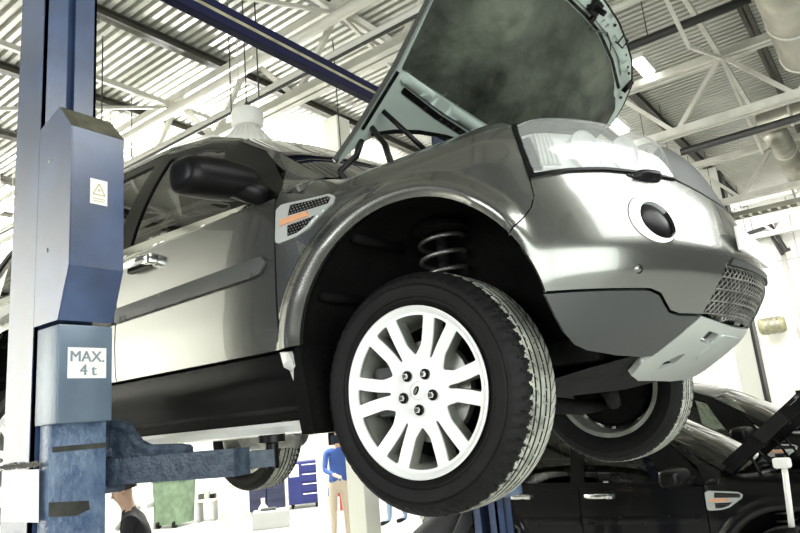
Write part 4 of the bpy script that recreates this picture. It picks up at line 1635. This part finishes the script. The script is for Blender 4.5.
# reel on the back wall
rl = empty('hose_reel', (-1.13, 14.62, zz(1.26)), 'olive drum-shaped hose reel on the white back wall', 'hose reel')
mb = MB()
mb.lathe([(.0, -.27), (.15, -.27), (.19, -.23), (.19, .21), (.15, .27), (0, .27)], 28, 'x')
mb.build('drum', mat('olive_drum', (.30, .29, .16), rough=.5, var=.3), rl, angle=40)
for q in (-.1, .02, .14):
    mb = MB()
    mb.lathe([(.192, q - .02), (.20, q), (.192, q + .02)], 28, 'x')
    mb.build('band', STEEL, rl, smooth=True)
mb = MB()
mb.box((-.1, .1, -.1), (.1, .378, .1))
mb.build('bracket', COLW, rl)

# lamps
hb = empty('pendant_lamp', (-2.93, 1.05, zz(2.67)), 'white bell-shaped high-bay lamp hanging above the car roof', 'lamp', scale=.72)
mb = MB()
mb.lathe([(.0, .0), (.09, .0), (.17, -.02), (.19, -.06), (.19, -.20), (.165, -.24), (.0, -.24)], 40, 'z')
mb.build('gear_housing', LAMPW, hb, angle=40)
mb = MB()
mb.lathe([(.12, -.24), (.16, -.27), (.27, -.42), (.325, -.55), (.32, -.56), (.26, -.43), (.15, -.28), (.11, -.25)], 48, 'z')
rs = mb.build('shade', LAMPW, hb, smooth=True)
mb = MB()
for k in range(26):
    a = 2 * pi * k / 26
    mb.tube([(.165 * cos(a), .165 * sin(a), -.275), (.275 * cos(a), .275 * sin(a), -.42), (.328 * cos(a), .328 * sin(a), -.55)], .006, 6)
mb.build('shade_rib', LAMPW, rs, smooth=True)
mb = MB()
mb.lathe([(0, -.26), (.06, -.28), (.075, -.36), (.05, -.45), (0, -.47)], 24, 'z')
mb.build('bulb', TUBE, hb, smooth=True)
mb = MB()
mb.tube([(0, 0, 0), (0, 0, 2.24)], .008, 6)
mb.tube([(.0, .0, .0), (.05, 0, .06), (0, 0, .12), (-.05, 0, .06), (0, 0, 0)], .008, 6)
mb.build('suspension_wire', DARKPIPE, hb, smooth=True)


def batten(x, y, z, L, label, ax='x'):
    e = empty('fluorescent_lamp', (x, y, z), label, 'lamp', 'fluorescent battens')
    m1, m2 = MB(), MB()
    if ax == 'x':
        m1.box((-L / 2, -.09, 0), (L / 2, .09, .07), bev=.01)
        m2.box((-L / 2 + .03, -.07, -.035), (L / 2 - .03, .07, -.001), bev=.015)
    else:
        m1.box((-.09, -L / 2, 0), (.09, L / 2, .07), bev=.01)
        m2.box((-.07, -L / 2 + .03, -.035), (.07, L / 2 - .03, -.001), bev=.015)
    m1.build('batten_body', LAMPW, e)
    m2.build('diffuser', TUBE, e)


batten(-.72, 12.6, zz(3.80), .9, 'short lit lamp seen just past the bumper corner')
batten(-1.2, 5.7, zz(3.40), .75, 'lit lamp peeking out between bonnet corner and headlamp', 'y')
batten(-.72, 5.65, zz(4.0), .55, 'square bright lamp close to the bonnet corner', 'y')
# wires hanging from roof
for i, (x, y, z0) in enumerate(((-5.05, .90, 2.6), (-3.1, 1.35, 2.95), (-3.35, 2.75, 2.7), (-6.05, 1.85, 3.0))):
    run('hanging_wire', [(x, y, zz(z0)), (x, y, CZ)], .007, DARKPIPE, ['thin dark wire hanging beside the near lift column', 'thin wire hanging above the pendant lamp', 'thin wire hanging right of the pendant lamp', 'thin wire hanging left of the pendant lamp'][i], 'wire', n=6)

# ================================================================== things on the floor, far left


def thing_box(name, label, cat, parts, loc, rz=0, group=None):
    e = empty(name, loc, label, cat, group, rz)
    for nm, m, boxes in parts:
        mb = MB()
        for bx in boxes:
            mb.box(bx[0], bx[1], bev=bx[2] if len(bx) > 2 else .008)
        mb.build(nm, m, e)
    return e


# view-facing helper: along heading from the camera on the floor
CX, CY = 1.204, -2.544


def spot(px, dist):
    """a floor position by bearing (degrees left of +y) and distance from where the photo was taken"""
    a = radians(px)
    return (CX - sin(a) * dist, CY + cos(a) * dist)


x, y = spot(55.7, 16.2)
gb = empty('bin', (x, y, 0), 'sage green wheeled bin against the far left wall', 'bin', rz=radians(20))
mb = MB()
mb.prism([(-.28, .06), (.28, .06), (.34, .95), (-.34, .95)], lambda a, b, d: (a, d, b), -.3, .3)
mb.build('body', GREENM, gb)
mb = MB()
mb.box((-.36, -.33, .95), (.36, .33, 1.01), bev=.015)
mb.build('lid', GREENM, gb)
for sx in (-.2, .2):
    mb = MB()
    mb.lathe([(0, -.03), (.07, -.03), (.07, .03), (0, .03)], 16, 'x', (sx, -.28, .07))
    mb.build('castor', BLACK, gb, angle=40)
x, y = spot(53.25, 16.4)
thing_box('workbench', 'low bench with clutter between green bin and canister', 'bench', [('top', CREAM, [((-.2, -.25, .42), (.2, .25, .47))]), ('leg', GREYM, [((-.18, -.22, 0), (-.14, .22, .42))]), ('leg', GREYM, [((.14, -.22, 0), (.18, .22, .42))])], (x, y, 0), radians(40))
for i, (dx, h, m, nm, lb) in enumerate(((-.13, .12, CLAD, 'box', 'dark small box on the low bench, left end'), (0, .16, GREYM, 'box', 'grey small box on the low bench, middle'), (.13, .10, BLACK, 'box', 'black small box on the low bench, right end'))):
    mb = MB()
    mb.box((-.055, -.1, 0), (.055, .1, h), bev=.008)
    o = mb.build(nm, m)
    o.location = (x + dx * cos(radians(40)), y + dx * sin(radians(40)), .47)
    o.rotation_euler = (0, 0, radians(40))
    tag(o, lb, 'box')
x, y = spot(51.2, 16.8)
thing_box('whiteboard', 'white board hanging on the far left wall above the bench', 'board', [('panel', PAPER, [((-.6, -.02, 0), (.6, .02, .75))]), ('frame', GREYM, [((-.63, .0, -.03), (.63, .03, 0)), ((-.63, .0, .75), (.63, .03, .78))])], (-13.46, 8.6, 1.0), radians(90))
x, y = spot(51.3, 16.2)
cn = empty('canister', (x, y, 0), 'cream plastic canister right of the low bench', 'canister')
mb = MB()
mb.lathe([(0, 0), (.26, 0), (.28, .05), (.28, .42), (.22, .52), (.09, .58), (.09, .66), (0, .66)], 28, 'z')
mb.build('body', CREAM, cn, angle=40)
mb = MB()
mb.lathe([(0, .66), (.10, .66), (.10, .72), (0, .72)], 20, 'z')
mb.build('cap', GREYM, cn, angle=40)
x, y = spot(58.3, 16.2)
thing_box('parts_washer', 'low white unit with a grey lid beside the green bin', 'box', [('body', COLW, [((-.3, -.3, 0), (.3, .3, .45))]), ('lid', GREYM, [((-.25, -.28, .45), (.28, .28, .55), .03)])], (x, y, 0), radians(30))
# dark cabinets and blue tool trolley
xs_ = [49.3, 47.95]
for i, a in enumerate(xs_):
    x, y = spot(a, 16.6)
    e = empty('tool_cabinet', (x, y, 0), ['dark navy tool cabinet, left of the pair under the far tyre', 'dark navy tool cabinet, right of the pair, next to the blue trolley'][i], 'cabinet', 'navy tool cabinets', radians(44))
    mb = MB()
    mb.box((-.19, -.3, .08), (.19, .3, 1.10), bev=.01)
    mb.build('body', NAVY, e)
    for k in range(5):
        mb = MB()
        mb.box((-.175, -.315, .12 + k * .195), (.175, -.298, .30 + k * .195), bev=.005)
        d_ = mb.build('drawer', NAVY, e)
        mb = MB()
        mb.box((-.12, -.335, .27 + k * .195), (.12, -.312, .285 + k * .195))
        mb.build('handle', NAVY, d_)
    for sx in (-.13, .13):
        for sy in (-.2, .2):
            mb = MB()
            mb.lathe([(0, -.03), (.04, -.03), (.04, .03), (0, .03)], 12, 'x', (sx, sy, .04))
            mb.build('castor', BLACK, e)
x, y = spot(45.7, 16.9)
e = empty('tool_trolley', (x, y, 0), 'bright blue tool trolley with pale drawer strips', 'trolley', rz=radians(44))
mb = MB()
mb.box((-.36, -.3, .1), (.36, .3, 1.05), bev=.01)
mb.build('body', BLUE, e)
for k in range(4):
    mb = MB()
    mb.box((-.05, -.32, .16 + k * .22), (.34, -.298, .34 + k * .22), bev=.005)
    d_ = mb.build('drawer', BLUE, e)
    mb = MB()
    mb.box((-.02, -.335, .31 + k * .22), (.32, -.318, .33 + k * .22))
    mb.build('handle', PAPER, d_)
mb = MB()
mb.box((-.33, -.312, .72), (-.10, -.300, 1.0))
mb.build('paper_sheet', PAPER, e)
for sx in (-.28, .28):
    for sy in (-.2, .2):
        mb = MB()
        mb.lathe([(0, -.03), (.05, -.03), (.05, .03), (0, .03)], 12, 'x', (sx, sy, .05))
        mb.build('castor', BLACK, e)
x, y = spot(49.0, 15.4)
bt = empty('bottle', (x, y, 0), 'white bottle on the floor before the navy cabinets', 'bottle')
mb = MB()
mb.lathe([(0, 0), (.09, 0), (.1, .02), (.1, .24), (.04, .32), (.04, .38), (0, .38)], 20, 'z')
mb.build('body', LAMPW, bt, angle=40)
mb = MB()
mb.lathe([(0, .38), (.045, .38), (.045, .43), (0, .43)], 16, 'z')
mb.build('cap', PAPER, bt, angle=40)
x, y = spot(48.4, 14.0)
thing_box('crate', 'grey crate standing on the bright floor at the bottom edge', 'crate', [('body', GREYM, [((-.35, -.25, 0), (.35, .25, .32), .02)]), ('lid', CLAD, [((-.2, -.1, .32), (.1, .12, .36), .01)])], (x, y, 0), radians(45))
x, y = spot(43.5, 15.5)
thing_box('rack', 'red metal rack between the white columns', 'rack', [('frame', REDM, [((-.22, -.1, 0), (-.16, .1, 1.5)), ((.16, -.1, 0), (.22, .1, 1.5))]), ('shelf', REDM, [((-.2, -.12, .3 + .22 * k), (.2, .12, .36 + .22 * k)) for k in range(6)])], (x, y, 0), radians(42))
x, y = spot(33.5, 17.0)
thing_box('box', 'dark red box on the floor right of the cream column', 'box', [('body', REDM, [((-.3, -.2, 0), (.3, .2, .4), .02)]), ('lid', BLACK, [((-.31, -.21, .4), (.31, .21, .45), .01)])], (x + 2.5, y - 3.0, 0), radians(30))
# sign and shelf on back wall near right column
thing_box('notice_board', 'pale notice sheet on the wall left of the right column', 'notice', [('sheet', INK, [((-.16, -.02, 0), (.16, .0, .5))]), ('frame', PAPER, [((-.2, .0, -.04), (.2, .02, .54))])], (-2.55, 14.97, 1.35), 0)
thing_box('cabinet', 'black cabinet against the back wall at the right edge', 'cabinet', [('body', BLACK, [((-.4, -.4, 0), (1.3, .0, 1.65))]), ('top', CREAM, [((-.45, -.45, 1.65), (1.4, .0, 1.78))])], (-.55, 14.95, 0), 0)
# stand pole leaning in front of the black car
sp_ = empty('bonnet_prop', (.41, 2.35, 0), 'white pole with a clamp propping the black car bonnet', 'prop')
mb = MB()
mb.tube([(.0, 0, .92), (.03, 0, 1.31)], .018, 12)
mb.build('pole', LAMPW, sp_, smooth=True)
mb = MB()
mb.box((-.03, -.04, 1.28), (.07, .04, 1.34), bev=.015)
mb.build('clamp', LAMPW, sp_)
mb = MB()
mb.box((-.03, -.03, .88), (.03, .03, .93), bev=.01)
mb.build('collar', BLACK, sp_)
mb = MB()
mb.tube([(0, 0, .0), (0, 0, .90)], .02, 12)
mb.lathe([(0, 0), (.2, 0), (.2, .02), (.03, .05), (0, .05)], 24, 'z')
mb.build('stand', BLACK, sp_, angle=40)

# ================================================================== people


def skin_mesh(name, nodes, edges, m, parent=None, sub=2):
    """a continuous limb-tree grown from joints with radii"""
    me = bpy.data.meshes.new(name)
    me.from_pydata([n[0] for n in nodes], edges, [])
    o = bpy.data.objects.new(name, me)
    COL.objects.link(o)
    md = o.modifiers.new('skin', 'SKIN')
    md.use_smooth_shade = True
    for i, nd in enumerate(nodes):
        sv = me.skin_vertices[0].data[i]
        r = nd[1]
        sv.radius = r if isinstance(r, tuple) else (r, r)
        sv.use_root = (i == 0)
    o.modifiers.new('sub', 'SUBSURF').levels = sub
    o.modifiers['sub'].render_levels = sub
    dg = bpy.context.evaluated_depsgraph_get()
    me2 = bpy.data.meshes.new_from_object(o.evaluated_get(dg))
    bpy.data.objects.remove(o)
    o = bpy.data.objects.new(name, me2)
    COL.objects.link(o)
    me2.materials.clear()
    me2.materials.append(m)
    if parent:
        o.parent = parent
    return o


def person(label, loc, rz, lean=0., arms='down', top=SHIRT, legs=JEANS, hair=HAIR, stride=.0, h=1.75, seat=None, bulk=1.):
    """stands at loc facing local -y; lean bends forward at the hips"""
    e = empty('person', (loc[0], loc[1], 0), label, 'person', rz=rz)
    k = h / 1.75
    hip = Vector((0, 0, seat if seat else .92))
    R = Matrix.Rotation(lean, 3, 'X')

    def up(x, y, z):
        return tuple((hip + R @ Vector((x, y, z - .92))) * k)
    nodes, edges = [], []

    def nd(p, r):
        nodes.append((p, r))
        return len(nodes) - 1
    pel = nd(up(0, 0, .94), (.15, .115))
    wa = nd(up(0, -.005, 1.10), (.135 * bulk, .10 * bulk))
    ch = nd(up(0, -.01, 1.28), (.165 * bulk, .115 * bulk))
    sh = nd(up(0, .0, 1.42), (.13 * bulk, .09 * bulk))
    nk = nd(up(0, -.01, 1.50), .048)
    hd = nd(up(0, -.03, 1.57), (.07, .08))
    h2 = nd(up(0, -.03, 1.66), (.078, .095))
    h3 = nd(up(0, -.02, 1.735), (.05, .06))
    edges += [(pel, wa), (wa, ch), (ch, sh), (sh, nk), (nk, hd), (hd, h2), (h2, h3)]
    hands = []
    for s in (1, -1):
        a = nd(up(.19 * s, .0, 1.40), .058)
        if arms == 'down':
            el, wr, hn = up(.24 * s, .02, 1.13), up(.23 * s, -.06, .89), up(.225 * s, -.09, .80)
        else:
            el, wr, hn = up(.25 * s, -.12, 1.16), up(.16 * s, -.34, 1.12), up(.13 * s, -.42, 1.11)
        b_ = nd(el, .042)
        c = nd(wr, .028)
        d_ = nd(hn, (.034, .022))
        edges += [(sh, a), (a, b_), (b_, c), (c, d_)]
        # five fingers
        dirv = (Vector(hn) - Vector(wr)).normalized()
        side = Vector((1, 0, 0))
        for q, (off, ln) in enumerate(((-.024, .07), (-.008, .08), (.008, .075), (.022, .06))):
            f0 = Vector(hn) + side * off
            f1 = f0 + dirv * ln * .6
            f2 = f1 + (dirv + Vector((0, -.2, -.5))).normalized() * ln * .45
            i0, i1, i2 = nd(tuple(f0), .011), nd(tuple(f1), .009), nd(tuple(f2), .007)
            edges += [(d_, i0), (i0, i1), (i1, i2)]
        t0 = Vector(hn) - dirv * .03 - side * .03 * s
        t1 = t0 + (dirv * .6 - side * .6 * s).normalized() * .045
        i0, i1 = nd(tuple(t0), .012), nd(tuple(t1), .009)
        edges += [(d_, i0), (i0, i1)]
    for s in (1, -1):
        st = stride * s
        if seat:
            chain = [((.10, -.06, seat - .02), .095), ((.14, -.44, seat - .03), .066), ((.14, -.40, .10), .042), ((.14, -.48, .045), (.042, .035)), ((.145, -.58, .035), (.035, .025))]
        else:
            chain = [((.10, .0, .88), .095), ((.11, -.02 - st * .5, .50), .065), ((.115, .02 - st, .10), .042), ((.12, -.10 - st, .045), (.042, .035)), ((.125, -.18 - st, .035), (.035, .025))]
        prev = pel
        for (px_, py_, pz_), rr_ in chain:
            q = nd((px_ * s * k, py_ * k, pz_ * k), rr_)
            edges.append((prev, q))
            prev = q
    body = skin_mesh('body', nodes, edges, top, e)
    # materials by region along the body
    me = body.data
    for mm in (legs, SKIN, BLACK):
        me.materials.append(mm)
    Ri = R.inverted()
    for f in me.polygons:
        c = Vector(f.center) / k
        q = Ri @ (c - hip) + Vector((0, 0, .92))
        if c.z < .085:
            f.material_index = 3
        elif q.z < .97 and abs(c.x) < .2 and not (abs(q.x) > .17 and q.z > .75) or (seat and c.z < seat + .04):
            f.material_index = 1
        elif q.z > 1.475 and abs(q.x) < .13:
            f.material_index = 2
        elif arms == 'down' and abs(q.x) > .18 and q.z < .885:
            f.material_index = 2
        elif arms != 'down' and q.y < -.33:
            f.material_index = 2
    # face: eyes, nose, ears, mouth as small features; hair cap
    mb = MB()
    for s in (1, -1):
        c = Vector(up(.03 * s, -.108, 1.645))
        mb.box(c - Vector((.011, .006, .006)), c + Vector((.011, .006, .006)), bev=.004)
    c = Vector(up(0, -.104, 1.585))
    mb.box(c - Vector((.022, .005, .004)), c + Vector((.022, .005, .004)), bev=.003)
    mb.build('eyes_and_mouth', HAIR, e)
    mb = MB()
    mb.tube([up(0, -.100, 1.65), up(0, -.122, 1.61), up(0, -.098, 1.60)], [.008, .013, .008], 8)
    for s in (1, -1):
        mb.tube([up(.082 * s, -.02, 1.66), up(.09 * s, -.012, 1.64), up(.084 * s, -.02, 1.61)], [.010, .014, .009], 8)
    mb.build('nose_and_ears', SKIN, e, smooth=True)
    bm = bmesh.new()
    bmesh.ops.create_uvsphere(bm, u_segments=20, v_segments=12, radius=1)
    kill = [v for v in bm.verts if v.co.z < -.35 or (v.co.y < -.35 and v.co.z < .35)]
    bmesh.ops.delete(bm, geom=kill, context='VERTS')
    for v in bm.verts:
        v.co = Vector(up(v.co.x * .093, -.012 + v.co.y * .112, 1.665 + v.co.z * .10))
    me = bpy.data.meshes.new('hair')
    bm.to_mesh(me)
    bm.free()
    me.materials.append(hair)
    me.polygons.foreach_set('use_smooth', [True] * len(me.polygons))
    ho = bpy.data.objects.new('hair', me)
    COL.objects.link(ho)
    ho.parent = e
    return e


# man in black, bending to the left over a dark cart
x, y = spot(57.7, 6.6)
man = person('person in a black suit jacket sitting beside the lift column, head bowed', (x, y), radians(-38), lean=radians(14), arms='out', top=SUIT, legs=SUIT, seat=.71, bulk=1.25)
mb = MB()
mb.tube([(.0, -.06, 1.25), (.06, -.15, 1.21), (.03, -.24, 1.09)], .022, 8)
mb.tube([(.0, -.06, 1.25), (-.06, -.15, 1.21), (-.03, -.24, 1.09)], .022, 8)
mb.build('shirt_collar', SHIRT, man, smooth=True)
# its stool
st_ = empty('stool', (x, y, 0), 'round workshop stool under the seated person in the suit', 'stool')
mb = MB()
mb.lathe([(0, .53), (.17, .53), (.18, .56), (.17, .59), (0, .59)], 28, 'z')
mb.build('seat', BLACK, st_, angle=40)
for q in range(4):
    mb = MB()
    a = pi / 4 + q * pi / 2
    mb.tube([(.10 * cos(a), .10 * sin(a), .53), (.2 * cos(a), .2 * sin(a), 0)], .014, 8)
    mb.build('leg', STEEL, st_, smooth=True)
x2, y2 = spot(65.2, 7.2)
ec = empty('equipment_cart', (x2, y2, 0), 'black equipment cart in front of the man in the suit', 'cart', rz=radians(30))
mb = MB()
mb.box((-.25, -.25, .1), (.25, .25, 1.0), bev=.02)
mb.build('body', BLACK, ec)
mb = MB()
mb.box((-.2, -.2, 1.0), (.2, .2, 1.3), bev=.04)
mb.build('case', BLACK, ec)
for sx in (-.2, .2):
    for sy in (-.2, .2):
        mb = MB()
        mb.lathe([(0, -.03), (.05, -.03), (.05, .03), (0, .03)], 12, 'x', (sx, sy, .05))
        mb.build('castor', GREYM, ec, angle=40)
x, y = spot(42.95, 11.0)
person('person in blue workwear half hidden by the cream column', (x, y), radians(60), lean=radians(8), arms='out', top=WORKBLUE, legs=BEIGE)
x, y = spot(38.4, 12.6)
person('person in faded jeans walking, only the legs visible below the front tyre', (x, y), radians(-70), top=SHIRT, legs=JEANS, stride=.12)
x, y = spot(37.2, 5.1)
person('person in dark grey clothes bending down, back just showing under the front tyre', (x, y), radians(127), lean=radians(62), arms='out', top=GREYCLOTH, legs=GREYCLOTH)

# ================================================================== light
W = bpy.data.worlds.new('World')
SC.world = W
W.use_nodes = True
bg = W.node_tree.nodes['Background']
bg.inputs['Color'].default_value = (.94, 1.0, .95, 1)
bg.inputs['Strength'].default_value = .09


def area(name, loc, rot, sx, sy, e, col=(1, 1, 1)):
    l = bpy.data.lights.new(name, 'AREA')
    l.shape = 'RECTANGLE'
    l.size, l.size_y = sx, sy
    l.energy = e
    l.color = col
    o = bpy.data.objects.new(name, l)
    COL.objects.link(o)
    o.location = loc
    o.rotation_euler = rot
    return o


def look(o, tgt):
    d = Vector(tgt) - Vector(o.location)
    o.rotation_euler = d.to_track_quat('-Z', 'Y').to_euler()


# added area lights without fixtures: near right, overhead, walls and deck
a = area('near_right_fill', (6.0, -4.0, 2.4), (0, 0, 0), 6.0, 4.0, 320, (.95, 1, .97))  # unseen fill from the near right for rim, tread and bumper
look(a, (.3, .2, 2.0))
a = area('bumper_fill', (4.7, 2.6, CZ - .5), (0, 0, 0), 2.6, 8.0, 380, (.97, 1, .98))  # unseen panel added for the bright band on the bumper
a = area('near_bay_lamps', (-1.5, -7.5, 3.6), (0, 0, 0), 4.0, 1.6, 170)  # added to brighten the near faces of post and wheel
look(a, (-.8, -1.2, 1.7))
a = area('left_wall_wash', (-9.5, -8.6, 2.6), (0, 0, 0), 2.0, 4.5, 1050, (1, 1, .94))  # added to brighten the wall that the car door reflects
look(a, (-13.5, -8.6, 3.4))
for x, y, e_ in ((-8.6, 5.6, 860), (-11.6, 2.6, 470), (-7.0, 3.8, 470)):
    area('deck_fill', (x, y, zz(2.6)), (pi, 0, 0), .4, .4, e_)  # no fixture here: added to whiten the left roof deck
a = area('floor_fill', (-8.5, 6.5, CZ - .9), (0, 0, 0), 7, 6, 950)  # added overhead panel that whitens the far left floor
a = area('back_wall_fill', (-.5, 11.8, CZ - 1.0), (0, 0, 0), 5, 1.5, 230)  # added light aimed at the back wall to whiten it
look(a, (-.5, 15, 1.6))

# ================================================================== camera
cam = bpy.data.cameras.new('Camera')
cam.sensor_width = 36
cam.lens = 667.415 / 800 * 36
cam.clip_start = .05
co = bpy.data.objects.new('Camera', cam)
COL.objects.link(co)
yaw, pitch, roll = radians(-36.28610), radians(12.96755), radians(-5.26420)
fw = Vector((sin(yaw) * cos(pitch), cos(yaw) * cos(pitch), sin(pitch)))
rt = Vector((cos(yaw), -sin(yaw), 0))
up_ = rt.cross(fw)
r2 = rt * cos(roll) + up_ * sin(roll)
u2 = -rt * sin(roll) + up_ * cos(roll)
M = Matrix((r2, u2, -fw)).transposed().to_4x4()
M.translation = (1.20425, -2.54352, H - .08398)
co.matrix_world = M
SC.camera = co
SC.view_settings.view_transform = 'Standard'
SC.view_settings.look = 'None'
SC.view_settings.gamma = 1
SC.view_settings.exposure = 0.55
SC.cycles.max_bounces = 8
SC.cycles.transparent_max_bounces = 12
